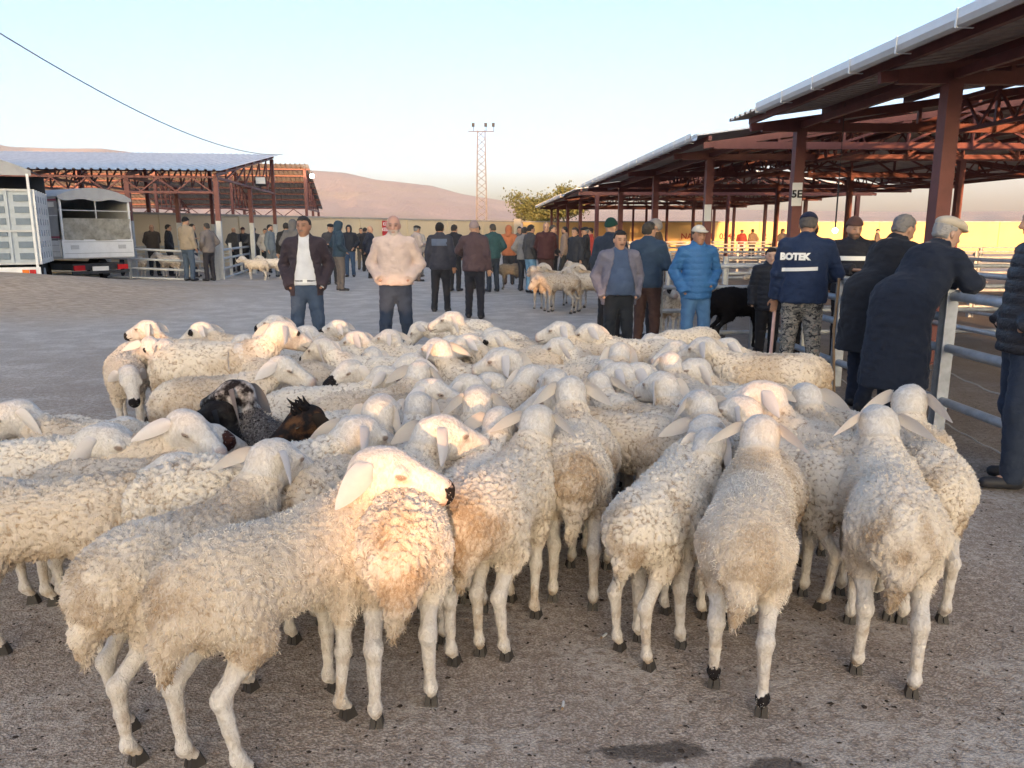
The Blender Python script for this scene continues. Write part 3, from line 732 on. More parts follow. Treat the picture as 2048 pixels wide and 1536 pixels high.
def sheep_model(seed, res, yaw=0., neck=.55, pitch=-.6, step=(0, 0, 0, 0), goat=False, fuzz=9000, bend=0., fat=1.0, roll=0., fl=1.0, nlen=.27):
    """returns dict of meshes for one pose. x forward, y left, z up, metres."""
    rg = np.random.RandomState(seed)
    by = .97 * fat
    nb = V3(.25, 0, .615); ny = yaw * .5
    nd = V3(math.cos(neck) * math.cos(ny), math.cos(neck) * math.sin(ny), math.sin(neck))
    NL = nlen if not goat else .28
    poll = nb + nd * NL
    hd = V3(math.cos(pitch) * math.cos(yaw), math.cos(pitch) * math.sin(yaw), math.sin(pitch))
    side = unit(np.cross((0, 0, 1), hd)); up = np.cross(hd, side)
    if roll: side, up = side * math.cos(roll) + up * math.sin(roll), up * math.cos(roll) - side * math.sin(roll)
    HS = 1.24 if not goat else 1.05
    def at(a, s, u): return poll + (hd * a + side * s + up * u) * HS
    def hs(*r): return tuple(q * HS for q in r)
    hax = np.stack([hd, side, up])
    legs = []
    for k, (sx, sy) in enumerate(((1, 1), (1, -1), (-1, 1), (-1, -1))):
        st = step[k]
        if sx > 0:
            J = [V3(.20, .075 * sy, .56), V3(.19 + st * .25, .082 * sy, .42), V3(.205 + st * .7, .078 * sy, .25), V3(.195 + st, .08 * sy, .078), V3(.225 + st, .08 * sy, .036)]
            R = [.08, .046, .0255, .0168, .0195]
        else:
            J = [V3(-.225, .075 * sy, .57), V3(-.18 + st * .35, .092 * sy, .44), V3(-.315 + st * .75, .085 * sy, .295), V3(-.29 + st, .088 * sy, .082), V3(-.26 + st, .088 * sy, .036)]
            R = [.10, .066, .028, .0178, .020]
        legs.append((J, R))
    sl = .78 if goat else 1.
    def wool_d(p):
        q = p.copy(); q[:, 1] /= by
        d = cone(q, (-.21, bend * .2, .605), (.17, 0, .61), .150 * sl, .142 * sl)
        d = smin(d, cone(q, (-.29, bend * .3, .60), (-.17, 0, .605), .130 * sl, .146 * sl), .07)
        d = smin(d, ell(q, (.245, 0, .585), (.12 * sl, .128 * sl, .145)), .07)
        d = smin(d, cone(q, (-.04, 0, .575), (.10, 0, .575), .138 * sl, .135 * sl), .06)
        if not goat:
            d = smin(d, ell(q, (-.36, bend * .3, .55), (.06, .088, .105)), .05)
            d = smin(d, cone(q, (-.39, bend * .3, .47), (-.385, .02 + bend * .3, .365), .048, .018), .03)
        else: d = smin(d, cone(q, (-.37, 0, .62), (-.46, 0, .66), .035, .015), .03)
        for J, R in legs:
            d = smin(d, cone(p, J[0], J[1], R[0] * sl, R[1]), .05)
            if not goat: d = smin(d, cone(p, J[1], J[1] * .7 + J[2] * .3, R[1], R[2] * 1.3), .03)
        nr = (.118, .082) if not goat else (.10, .062)
        d = smin(d, cone(p, nb - V3(.06, 0, .03), nb + nd * NL * .62 - up * .02, nr[0], nr[1]), .09)
        return d
    def skin_d(p):
        d = ell(p, at(.02, 0, 0), hs(.088, .064, .070), hax)
        d = smin(d, cone(p, nb + nd * NL * .35 - up * .01, poll - hd * .015 - up * .02, .085 if not goat else .06, .066 if not goat else .055), .04)
        d = smin(d, cone(p, at(.04, 0, .022), at(.185, 0, .004), .050 * HS, .034 * HS), .03)
        d = smin(d, cone(p, at(.02, 0, -.038), at(.18, 0, -.032), .048 * HS, .025 * HS), .025)
        d = smin(d, ell(p, at(.203, 0, -.008), hs(.030, .033, .034), hax), .025)
        for s in (1, -1):
            d = smin(d, ell(p, at(.072, .052 * s, .024), hs(.026, .017, .020), hax), .016)
            d = smax(d, -ell(p, at(.108, .062 * s, .006), hs(.030, .010, .012), hax), .014)
            d = smax(d, -ell(p, at(.230, .015 * s, .002), hs(.012, .007, .008), hax), .005)
        for J, R in legs:
            for i in (1, 2, 3):
                d = smin(d, cone(p, J[i], J[i + 1], R[i] if i > 1 else R[2] * 1.15, R[i + 1]), .02)
            d = smin(d, ell(p, J[2], (R[2] * 1.08, R[2] * .95, R[2] * 1.3)), .012)
            d = smin(d, ell(p, J[3] + V3(.0, 0, -.005), (.025, .0225, .028)), .015)
        return d
    fn = lambda p: smin(wool_d(p), skin_d(p), .035)
    lo = V3(-.62, -.36, -.03); hi = V3(.62, .36, .88)
    lo = np.minimum(lo, poll - .34); hi = np.maximum(hi, poll + .34); lo[2] = -.03
    v, f = surface_nets(fn, lo, hi, res)
    v = relax(v, f, 1, .4)
    n = vnormals(v, f)
    w = smooth(skin_d(v) - wool_d(v) + .012 * (vnoise(v * 14, seed + 21) - .5), -.016, .012)
    # fleece locks
    lay = smooth(np.abs(n[:, 2]), .2, .9)[:, None]
    wp = v + .02 * np.stack([vnoise(v * 18, seed + i) for i in range(3)], 1)
    wp = wp * np.array([1, 1, .62 if not goat else .3], F) * (1 - lay) + wp * lay * .9
    f1, f2 = voronoi(wp / .029, seed)
    g1, g2 = voronoi(wp / .016, seed + 5)
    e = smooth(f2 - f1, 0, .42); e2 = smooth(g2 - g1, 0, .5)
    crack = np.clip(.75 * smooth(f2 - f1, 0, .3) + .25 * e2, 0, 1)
    lump = vnoise(v * 7, seed + 9) - .5
    fl_ = fl * (.35 if goat else 1)
    v2 = v + n * (w * fl_ * (.0125 * (e - .6) + .0055 * (e2 - .6) + .020 * lump))[:, None]
    v2 = v2 + n * ((1 - w) * .004 * (vnoise(v * 40, seed + 3) - .5))[:, None]
    rel = v - poll
    hc = np.stack([rel @ hd, rel @ side, rel @ up], 1) / HS
    hmask = (skin_d(v) < .02) & (v[:, 2] > .33) & (np.linalg.norm(rel - hd * .1, axis=1) < .27) & (w < .6) & (rel @ hd > -.12)
    hc[~hmask] = 9
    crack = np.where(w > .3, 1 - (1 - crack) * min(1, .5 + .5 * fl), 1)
    dirt = np.clip(smooth(.62 - v[:, 2], 0, .3) * smooth(vnoise(v * 12, seed + 2), .35, .75) * .8 + .5 * smooth(vnoise(v * 5, seed + 6), .6, .85) + .6 * smooth(-v[:, 0], .26, .4) * smooth(vnoise(v * 16, seed + 14), .35, .7), 0, .85) * w
    tint = np.clip(vnoise(v * 5, seed + 8) * .6 + vnoise(v * 24, seed + 12) * .4, 0, 1)
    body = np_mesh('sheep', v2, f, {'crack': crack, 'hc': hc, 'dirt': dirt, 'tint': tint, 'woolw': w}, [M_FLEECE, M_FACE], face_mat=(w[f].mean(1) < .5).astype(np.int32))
    out = {'body': body}
    if fuzz:
        n2 = vnormals(v2, f)
        a = v2[f]; area = .5 * np.linalg.norm(np.cross(a[:, 2] - a[:, 0], a[:, 3] - a[:, 1]), axis=1) * np.clip(w[f].mean(1), .35, 1)
        pick = rg.choice(len(f), fuzz, p=area / area.sum())
        bw = rg.dirichlet((1, 1, 1, 1), fuzz).astype(F)
        base = (v2[f[pick]] * bw[:, :, None]).sum(1); nn = (n2[f[pick]] * bw[:, :, None]).sum(1); nn /= np.linalg.norm(nn, axis=1, keepdims=True)
        ww = w[f[pick]].mean(1)
        ck = (base / .03); clump = np.stack([vnoise(ck, 50 + i) for i in range(3)], 1) * 2 - 1
        dn = V3(-.25, 0, -1) if not goat else V3(-.3, 0, -1.4)
        tg = dn - nn * (nn @ dn)[:, None]
        dirv = nn * .75 + tg * .45 + clump * .9 + rg.randn(fuzz, 3) * .22
        dirv /= np.linalg.norm(dirv, axis=1, keepdims=True)
        under = smooth(-nn[:, 2], .0, .9) * smooth(base[:, 2], .5, .36)
        ln = (.006 + .011 * rg.rand(fuzz) + .020 * under) * (2.4 if goat else 1)
        ln = np.where(ww > .5, ln, .006 + .012 * np.clip(ww * 2, 0, 1))
        curl = np.cross(dirv, clump + rg.randn(fuzz, 3) * .3); curl /= np.maximum(np.linalg.norm(curl, axis=1, keepdims=True), 1e-6)
        p0 = base - nn * .002
        p1 = p0 + dirv * (ln * .5)[:, None] + curl * (ln * .12)[:, None]
        p2 = p0 + dirv * (ln * .85)[:, None] + curl * (ln * .42)[:, None] + tg * (ln * .25)[:, None]
        wd = (.0011 if not goat else .0009) * (.6 + .8 * rg.rand(fuzz)) * max(1, (14000 / fuzz) ** .5) 
        sd = np.cross(dirv, rg.randn(fuzz, 3)); sd /= np.linalg.norm(sd, axis=1, keepdims=True); sd = sd * wd[:, None]
        V = np.stack([p0 - sd, p0 + sd, p1 + sd, p1 - sd, p2], 1).reshape(-1, 3)
        i0 = np.arange(fuzz)[:, None] * 5
        Q = np.concatenate([i0 + np.array([[0, 1, 2]]), i0 + np.array([[0, 2, 3]]), i0 + np.array([[3, 2, 4]])])
        out['fleece'] = np_mesh('fleece', V, Q, {'pale': np.repeat(1 - np.clip(ww * 1.6, 0, 1), 5).astype(F), 'tint': np.repeat(tint[f[pick, 0]], 5), 'dirt': np.repeat(dirt[f[pick, 0]], 5)}, mats=[M_FUZZ])
    out['eyes'] = [tuple(at(.077, .0575 * s, .022)) for s in (1, -1)]
    out['ears'] = [tuple(at(-.012, .054 * s, .022)) for s in (1, -1)]
    out['hax'] = hax; out['feet'] = [tuple(J[4]) for J, R in legs]; out['poll'] = poll; out['nosetip'] = at(.23, 0, 0)
    return out
def head_matrix(m, pos):
    h = m['hax']
    M = Matrix(((h[0][0], h[1][0], h[2][0], pos[0]), (h[0][1], h[1][1], h[2][1], pos[1]), (h[0][2], h[1][2], h[2][2], pos[2]), (0, 0, 0, 1)))
    return M
def sheep_parts():
    """shared meshes of eye, ear and hoof"""
    me = MB(); bm = bmesh.new(); bmesh.ops.create_uvsphere(bm, u_segments=10, v_segments=8, radius=.0125)
    eye = bpy.data.meshes.new('eye'); bm.to_mesh(eye); bm.free(); eye.materials.append(M_EYE)
    eye.polygons.foreach_set('use_smooth', np.ones(len(eye.polygons), bool))
    hb = MB()
    for s in (-1, 1):   # two toes of a cloven hoof
        v = [(-.026, s*.0015, .0), (.036, s*.0025, .0), (.027, s*.022, .0), (-.024, s*.023, .0), (-.017, s*.002, .040), (.019, s*.002, .044), (.014, s*.016, .042), (-.016, s*.017, .040)]
        fs = [(0,3,2,1),(4,5,6,7),(0,1,5,4),(1,2,6,5),(2,3,7,6),(3,0,4,7)]
        hb.add(v, fs if s > 0 else [q[::-1] for q in fs])
    return eye, hb.mesh('hoof', M_HOOF)
def place_sheep(model, name, x, y, hdg, label, group=None, scale=1., mirror=False, nose=.0, eyepatch=0., sock=0., dark=0., tone=(.1, .1, .1), patchtone=(.018, .015, .016), facetone=(.03, .03, .03), cat='sheep', ears=None, z=0., detail=True):
    """hdg: compass heading in degrees, 0 = away from the camera (+Y), positive turns right"""
    o = link(name, model['body'])
    o.location = (x, y, z); o.rotation_euler = (0, 0, math.radians(90 - hdg))
    scale *= .93
    o.scale = (scale, -scale if mirror else scale, scale)
    tag(o, label, cat, group)
    for k, q in (('nose', nose), ('eyepatch', eyepatch), ('sock', sock), ('dark', dark)): o[k] = float(q)
    o['tone'] = tuple(map(float, tone)); o['patchtone'] = tuple(map(float, patchtone)); o['facetone'] = tuple(map(float, facetone))
    def sub(nm, data, M=None):
        c = link(nm, data, o)
        if M is not None: c.matrix_local = M
        c['dark'] = float(dark); c['tone'] = tuple(map(float, tone))
        return c
    if 'fleece' in model and detail: sub('fleece', model['fleece'])
    E = ears or EARS['droop']
    for k in (0, 1):
        ey = head_matrix(model, model['eyes'][k]); sub('eye', EYE, ey @ Matrix.Diagonal((1.15, .8, .62, 1)))
        sub('ear', E[k], head_matrix(model, model['ears'][k]))
    for q in model['feet']:
        c = sub('hoof', HOOF); c.location = (q[0] - .001, q[1], 0)
    return o

# ---------------------------------------------------------------- people
def rot_y(v, a):   # lean forward (x) by angle a
    c, s = math.cos(a), math.sin(a); return V3(v[0] * c + v[2] * s, v[1], -v[0] * s + v[2] * c)
def person_rig(lean=0., hyaw=0., hpitch=-.1, armL='pocket', armR='pocket', stride=0., spread=.10, girth=1., belly=0., shoulder=1.):
    """x forward, y left, z up; 1.74 m tall"""
    P = V3(0, 0, .92)
    def sp(x, y, z): return P + rot_y(V3(x, y, z), lean)
    J = {'P': P, 'C': sp(.0, 0, .36), 'N': sp(-.01, 0, .56)}
    J['H'] = J['N'] + rot_y(V3(.03, 0, .145), lean * .4)
    hd = unit((math.cos(hyaw) * math.cos(hpitch), math.sin(hyaw) * math.cos(hpitch), math.sin(hpitch)))
    sd = unit(np.cross((0, 0, 1), hd)); J['hax'] = np.stack([hd, sd, np.cross(hd, sd)])
    for s, arm in ((1, armL), (-1, armR)):
        sh = sp(-.005, .178 * s * shoulder, .50)
        if isinstance(arm, tuple): el, ha = V3(*arm[0]), V3(*arm[1])
        elif arm == 'pocket': el, ha = sh + V3(-.10, .09 * s, -.255), V3(.09, .17 * s * girth, .90)
        elif arm == 'jpocket': el, ha = sh + V3(-.09, .11 * s, -.25), V3(.12, .15 * s * girth, .99)
        elif arm == 'back': el, ha = sh + V3(-.12, .05 * s, -.25), V3(-.17, .03 * s, .92)
        elif arm == 'fold': el, ha = sh + V3(.05, .06 * s, -.26), V3(.24, -.05 * s, 1.17)
        elif arm == 'out': el, ha = sh + V3(.14, .13 * s, -.2), V3(.36, .22 * s, 1.14)
        else: el, ha = sh + V3(-.03, .055 * s, -.27), sh + V3(.05, .075 * s, -.53)
        J['S%d' % s], J['E%d' % s], J['A%d' % s] = sh, el, ha
        st = stride * s
        J['h%d' % s] = V3(0, .085 * s, .90); J['k%d' % s] = V3(.03 + st * .5, (.06 + spread * .4) * s, .49); J['a%d' % s] = V3(st - (.04 if st < 0 else 0), spread * s, .075)
    J['g'] = girth; J['belly'] = belly
    return J
def torso_d(p, J, t):
    g = J['g']; C, P, N = J['C'], J['P'], J['N']
    d = ell(p, C, ((.112 + t) * g, .165 * g + t, .24))
    d = smin(d, ell(p, C * .45 + P * .55 + V3(.01 + J['belly'] * .4, 0, 0), ((.108 + t) * g + J['belly'], .150 * g + t + J['belly'] * .5, .21)), .08)
    d = smin(d, ell(p, P + V3(-.01, 0, .0), ((.112 + t) * g, .160 * g + t, .15)), .07)
    d = smin(d, cone(p, J['S1'] * .82 + J['S-1'] * .18, J['S-1'] * .82 + J['S1'] * .18, .062 + t, .062 + t), .06)
    d = smin(d, cone(p, J['S1'] * .5 + J['S-1'] * .5 + V3(0, 0, -.01), N + V3(.0, 0, .02), .075 + t, .052 + t), .05)
    return d
def arms_d(p, J, t, r=(.056, .046, .036), only=None):
    d = None
    for s in (1, -1):
        if only is not None and s != only: continue
        q = smin(cone(p, J['S%d' % s], J['E%d' % s], r[0] + t, r[1] + t), cone(p, J['E%d' % s], J['A%d' % s], r[1] + t, r[2] + t), .02)
        d = q if d is None else np.minimum(d, q)
    return d
def legs_d(p, J, t, r=(.088, .058, .042)):
    d = None
    for s in (1, -1):
        q = smin(cone(p, J['h%d' % s], J['k%d' % s], r[0] * J['g'] ** .5 + t, r[1] + t), cone(p, J['k%d' % s], J['a%d' % s], r[1] + t, r[2] + t), .02)
        d = q if d is None else smin(d, q, .025)
    return d
def head_d(p, J):
    H, A = J['H'], J['hax']
    at = lambda a, s, u: H + A[0] * a + A[1] * s + A[2] * u
    d = ell(p, at(-.012, 0, .025), (.096, .076, .088), A)
    d = smin(d, ell(p, at(.022, 0, -.045), (.066, .058, .075), A), .05)
    d = smin(d, ell(p, at(.052, 0, -.098), (.030, .032, .022), A), .03)
    d = smin(d, cone(p, at(.085, 0, .012), at(.106, 0, -.032), .010, .017), .015)
    d = smin(d, cone(p, at(.078, -.03, .022), at(.078, .03, .022), .012, .012), .02)
    d = smin(d, ell(p, at(.082, 0, -.066), (.012, .026, .013), A), .012)
    for s in (1, -1):
        d = smax(d, -ell(p, at(.096, .032 * s, .004), (.014, .016, .010), A), .012)
        d = smin(d, ell(p, at(-.012, .080 * s, -.012), (.018, .010, .031), A), .008)
    d = smin(d, cone(p, J['N'] + V3(0, 0, -.06), H + A[0] * -.018 + A[2] * -.05, .062, .056), .03)
    return d
def hand_d(p, J, s):
    E, A = J['E%d' % s], J['A%d' % s]
    f = unit(A - E); u = unit(np.cross(f, (0, s, 0))) if abs(f[1]) < .8 else unit(np.cross(f, (s, 0, 0)))
    w = np.cross(u, f)
    ax = np.stack([f, w, u])
    d = ell(p, A + f * .05, (.055, .040, .018), ax)
    for k in range(4):
        b = A + f * .085 + w * (k - 1.5) * .019; L = (.062, .072, .068, .052)[k]
        m = b + f * L * .55 - u * .006; e = m + f * L * .35 - u * .022
        d = smin(d, np.minimum(cone(p, b, m, .0095, .009), cone(p, m, e, .009, .0075)), .006)
    b = A + f * .02 + w * .034
    d = smin(d, np.minimum(cone(p, b, b + f * .035 + w * .026, .012, .0105), cone(p, b + f * .035 + w * .026, b + f * .065 + w * .026 - u * .01, .0105, .008)), .01)
    return d
def person_model(name, rig, res=.012, hands=(True, True), hair=None, beard=None, brows=(.03, .025, .02), moustache=None, skin=(.42, .25, .17), top='jacket', hem=.86, topt=.022, openw=0., shirt=False, collar=.03, puff=0., legt=.018, cap=None, coat=False, seed=0, folds=1., robe=0.):
    J = rig; H, A = J['H'], J['hax']
    lo = V3(-.45, -.6, -.01); hi = V3(.75, .6, 1.85)
    lo = np.minimum(lo, np.min([J['A1'], J['A-1'], J['a1'], J['a-1']], axis=0) - .22); hi = np.maximum(hi, np.max([J['A1'], J['A-1']], axis=0) + .22); lo[2] = -.01
    def body(p):
        d = smin(torso_d(p, J, -.03), head_d(p, J), .03)
        d = smin(d, arms_d(p, J, -.016), .03); d = smin(d, legs_d(p, J, -.022), .03)
        for s, k in ((1, 0), (-1, 1)):
            if hands[k]: d = smin(d, hand_d(p, J, s), .02)
            d = smin(d, cone(p, J['a%d' % s], J['a%d' % s] + V3(.13, .02 * s, -.035), .034, .026), .02)
        return d
    v, f = surface_nets(body, lo, hi, res); v = relax(v, f, 1, .3)
    rel = (v - H) @ A.T
    x, y, z = rel.T; ay = np.abs(y)
    col = np.zeros((len(v), 3), F) + np.array(skin, F)
    col *= (.92 + .16 * vnoise(v * 22, seed))[:, None]
    def paint(m, c, a=1.):
        m = np.clip(m, 0, 1)[:, None] * a; col[:] = col * (1 - m) + np.array(c, F) * m
    inh = (np.abs(z) < .2) & (x > .0)
    cheek = np.exp(-(((ay - .045) / .025) ** 2 + ((z + .03) / .025) ** 2)) * inh
    paint(cheek, (.48, .22, .15), .35)
    if beard is not None:
        b = smooth(-z, .035, .06) * smooth(x, -.02, .02) * smooth(.17 + z, 0, .03) * (np.abs(rel).max(1) < .2)
        b = b * (1 - np.exp(-(((z + .068) / .010) ** 2 + (y / .024) ** 2)))
        paint(b, beard[:3], beard[3])
    if moustache is not None:
        paint(np.exp(-(((z + .052) / .009) ** 2 + (y / .030) ** 4)) * (x > .07), moustache, .9)
    paint(np.exp(-(((z + .069) / .006) ** 2 + (y / .022) ** 4)) * (x > .06), (.30, .12, .10), .7)
    paint(np.exp(-(((ay - .032) / .015) ** 4 + ((z - .005) / .007) ** 2)) * (x > .05), (.03, .022, .02), .9)
    paint(np.exp(-(((ay - .034) / .020) ** 4 + ((z - .027) / .0065) ** 2)) * (x > .05), brows, .85)
    out = {'body': np_mesh('person', v, f, {'tint': col}, [M_SKIN]), 'rig': J, 'parts': []}
    parts = out['parts']
    def add(nm, fn, mat, r=res, fold=0., lo_=lo, hi_=hi, rx=1, col=None, post=None):
        v, f = surface_nets(fn, lo_, hi_, r)
        if not len(f): return
        v = relax(v, f, rx, .4)
        if fold:
            n = vnormals(v, f)
            q = v * np.array([9, 9, 15], F) + 1.6 * np.stack([vnoise(v * 7, seed + i) for i in range(3)], 1)
            dsp = (np.abs(vnoise(q, seed + 4) - .5) - .2) * fold
            q2 = v * np.array([26, 26, 34], F); dsp += (vnoise(q2, seed + 7) - .5) * fold * .35
            v = v + n * dsp[:, None]
        if post: v = post(v, vnormals(v, f))
        parts.append((nm, np_mesh(nm, v.astype(F), f, {}, [mat]), col))
    # trousers
    def trousers(p):
        d = smin(smin(legs_d(p, J, legt), np.minimum(cone(p, J['a1'] + V3(-.01, 0, .06), J['a1'] + V3(-.005, 0, -.02), .058, .062), cone(p, J['a-1'] + V3(-.01, 0, .06), J['a-1'] + V3(-.005, 0, -.02), .058, .062)), .02), ell(p, J['P'] + V3(-.012, 0, -.03), (.118 * J['g'], .155 * J['g'] + .005, .14)), .05)
        d = smax(d, p[:, 2] - 1.0, .01)
        return smax(d, .042 - p[:, 2], .01)
    add('trousers', trousers, M_CLOTH['trousers'], fold=.022 * folds)
    # shoes
    for s in (1, -1):
        a = J['a%d' % s]; tz = V3(.15, .025 * s, -.032)
        def shoe(p):
            d = smin(cone(p, a + V3(-.035, 0, -.03), a + tz, .044, .036), cone(p, a + V3(-.015, 0, .03), a + V3(-.01, 0, -.02), .046, .046), .03)
            return smax(d, (a[2] - .073) - p[:, 2], .008)
        add('shoe', shoe, M_CLOTH['shoe'], r=min(res, .014), lo_=a - .25, hi_=a + .27)
    # upper garment
    def upper(p, t, hem_, arms=True):
        d = torso_d(p, J, t)
        lowt = cone(p, J['P'] + V3(.005 + J['belly'] * .5, 0, .12), V3(J['P'][0] + .005 + J['belly'] * .4, 0, hem_ - .06), .118 * J['g'] + t, .118 * J['g'] + t)
        q = p.copy(); q[:, 1] *= .74
        lowt = smin(lowt, cone(q, J['P'] + V3(0, 0, .12), V3(J['P'][0], 0, hem_ - .06), .122 * J['g'] + t, .122 * J['g'] + t), .03)
        d = smin(d, lowt, .05)
        if hem_ < .8 or robe:    # long coat
            low = cone(p, J['P'] + V3(0, 0, .05), V3(J['P'][0] - .02, 0, hem_ - .1), .15 * J['g'] + t, .17 * J['g'] + t + robe)
            d = smin(d, low, .08)
        d = smax(d, hem_ - p[:, 2], .012)
        for s in (1, -1):   # sleeves end at the wrist
            e, a = J['E%d' % s], J['A%d' % s]; ff = unit(a - e)
            q = smax(arms_d(p, J, t, (.058, .05, .044), s), np.where((p - e) @ ff > .05, (p - a) @ ff + .005, -1), .008)
            d = smin(d, q, .03)
        return d
    if shirt:
        add('shirt', lambda p: smin(upper(p, .004, .93), cone(p, J['N'] + V3(.0, 0, -.02), J['N'] + V3(.012, 0, .035), .066, .060), .02), M_CLOTH['shirt'], fold=.008)
    def jacket(p):
        d = upper(p, topt, hem)
        if collar:
            c = cone(p, J['N'] + V3(-.005, 0, -.03), J['N'] + V3(.0, 0, collar), .082, .074)
            d = smin(d, c, .03)
        if openw:
            w = openw * (1 - .55 * smooth(p[:, 2], J['P'][2], J['N'][2])) 
            d = smax(d, -smax(smax(np.abs(p[:, 1]) - w, -p[:, 0] + .02, .01), p[:, 2] - 9, .01), .012)
        neck = cone(p, J['N'] + V3(.012, 0, -.02), J['N'] + V3(.02, 0, .2), .058, .062)
        return smax(d, -neck, .01)
    post = None
    if puff:
        def post(v, n):
            zz = (v[:, 2] / .075); w = np.abs(np.sin(zz * math.pi)) ** .6
            fold = (vnoise(v * np.array([30, 30, 12], F), 3) - .5) * .4
            return v + n * (puff * (w - .6 + fold))[:, None]
    add(top, jacket, M_CLOTH[top] if top in M_CLOTH else M_CLOTH['jacket'], fold=(.026 if not puff else .012) * folds, post=post)
    # hair and headwear
    at = lambda a, s, u: H + A[0] * a + A[1] * s + A[2] * u
    skull = lambda p, t: smin(ell(p, at(-.012, 0, .025), (.096 + t, .076 + t, .088 + t), A), ell(p, at(-.02, 0, -.03), (.07 + t, .062 + t, .07), A), .04)
    hlo, hhi = H - .3, H + .3
    rr = min(res, .012)
    def rl(p): return (p - H) @ A.T
    if hair is not None and cap not in ('beanie', 'hood'):
        def hairf(p):
            q = rl(p); d = skull(p, .009)
            line = np.where(q[:, 0] > .02, .062 - q[:, 2], np.where(q[:, 0] > -.035, .012 - q[:, 2] - (.02 - q[:, 0]) * .2, -.055 - q[:, 2]))
            return smax(d, line, .012)
        def rough(v, n): return v + n * ((vnoise(v * 60, seed) - .5) * .012)[:, None]
        add('hair', hairf, M_CLOTH['hair'], r=rr, lo_=hlo, hi_=hhi, col=hair, post=rough)
    if cap == 'cap':
        def capf(p):
            q = rl(p); d = smax(skull(p, .016), .040 - q[:, 2], .012)
            br = smax(ell(p, at(.085, 0, .052), (.085, .075, .016), A), -q[:, 0] + .03, .01)
            return smin(d, br, .01)
        add('cap', capf, M_CLOTH['cap'], r=rr, lo_=hlo, hi_=hhi)
    elif cap == 'flatcap':
        def capf(p):
            d = ell(p, at(.005, 0, .075), (.125, .098, .045), A); q = rl(p)
            d = smin(d, smax(skull(p, .012), .045 - q[:, 2], .01), .02)
            return smin(d, ell(p, at(.105, 0, .052), (.045, .07, .012), A), .015)
        add('flat_cap', capf, M_CLOTH['cap'], r=rr, lo_=hlo, hi_=hhi)
    elif cap == 'beanie':
        def capf(p):
            q = rl(p); d = skull(p, .017); d = smin(d, ell(p, at(-.035, 0, .095), (.05, .05, .035), A), .04)
            d = smax(d, .036 - q[:, 2] + np.minimum(0, q[:, 0]) * .5, .01)
            return d
        add('knit_cap', capf, M_CLOTH['cap'], r=rr, lo_=hlo, hi_=hhi)
    elif cap == 'hood':
        def capf(p):
            q = rl(p); d = smin(skull(p, .028), cone(p, at(-.03, 0, -.05), J['N'] + V3(-.03, 0, -.02), .085, .1), .04)
            face = ell(p, at(.10, 0, -.01), (.10, .064, .085), A)
            return smax(d, -face, .015)
        add('hood', capf, M_CLOTH['jacket'], r=rr, lo_=hlo, hi_=hhi)
    out['upper'] = jacket
    return out
def wrap(fn, pts, d, start=.6, eps=.004):
    """press a flat print onto a garment: march points along d until they touch it"""
    d = unit(d); p = np.asarray(pts, F) - d * start; t = np.zeros(len(p), F)
    for _ in range(40): t += np.clip(fn((p + d * t[:, None]).astype(F)), -.05, .05)
    return p + d * (t - eps)[:, None]
def place_person(m, x, y, hdg, label, colours, scale=1., z=0., group=None, shirt=None):
    o = link('person', m['body']); o.location = (x, y, z); o.rotation_euler = (0, 0, math.radians(90 - hdg)); o.scale = (scale,) * 3
    tag(o, label, 'person', group)
    for nm, me, col in m['parts']:
        c = link(nm, me, o); key = {'knit_cap': 'cap', 'flat_cap': 'cap', 'hood': 'top', 'jacket': 'top', 'coat': 'top', 'sweater': 'top', 'puffer_jacket': 'top'}.get(nm, nm)
        c['tone'] = tuple(float(q) for q in (colours.get(key) or col or (.03, .03, .035)))
    return o
def mat_cloth(name, rough=.85, weave=420, fold=.35, sheen=.05, mode=None):
    t = NT(name); P = t.obj(); tone = t.attr('tone', 'OBJECT')[0]
    n = t.noise(P, 9, 4); c = t.mix(t.ramp(n, .3, .75, 0, .35), tone, t.mix(1., tone, (.55, .55, .58), 'MULTIPLY'))
    if mode == 'camo':
        q = t.map(P, (1, 1, 1.6)); a = t.noise(q, 16, 3, .5, 1.2); b = t.noise(t.map(q, loc=(3, 1, 2)), 19, 3, .5, 1.2)
        c = t.mix(t.ramp(a, .5, .52), (.30, .28, .25), (.15, .15, .14)); c = t.mix(t.ramp(b, .56, .58), c, (.035, .035, .04)); c = t.mix(t.ramp(b, .36, .34), c, (.36, .27, .21))
    w = t.noise(P, weave, 2)
    f = t.noise(t.map(P, (1, 1, 2.2)), 24, 3, .5, .8)
    nor = t.bump(f, .02, fold, t.bump(w, .001, .4))
    t.fin(c, rough, nor=nor, spec=.25); t.b.inputs['Sheen Weight'].default_value = sheen
    return t.m
def people_materials():
    global M_SKIN, M_CLOTH
    t = NT('skin'); M_SKIN = t.fin(t.attr('tint')[0], .55, nor=t.bump(t.noise(t.obj(), 130, 2), .002, .4), spec=.35)
    M_CLOTH = {'jacket': mat_cloth('jacket_cloth', .75), 'puffer_jacket': mat_cloth('puffer_nylon', .5, fold=.5, sheen=0), 'trousers': mat_cloth('trouser_cloth'), 'shirt': mat_cloth('shirt_cotton', .8, fold=.25), 'shoe': mat_cloth('shoe_leather', .5, fold=.1, sheen=0),
               'cap': mat_cloth('cap_cloth', .9, fold=.15), 'hair': mat_cloth('hair_strands', .7, 260, .6, 0), 'camo': mat_cloth('camouflage_cloth', mode='camo'), 'coat': mat_cloth('wool_coat', .95, fold=.25, sheen=.05), 'sweater': mat_cloth('knit_fleece', .95, 300, .3)}

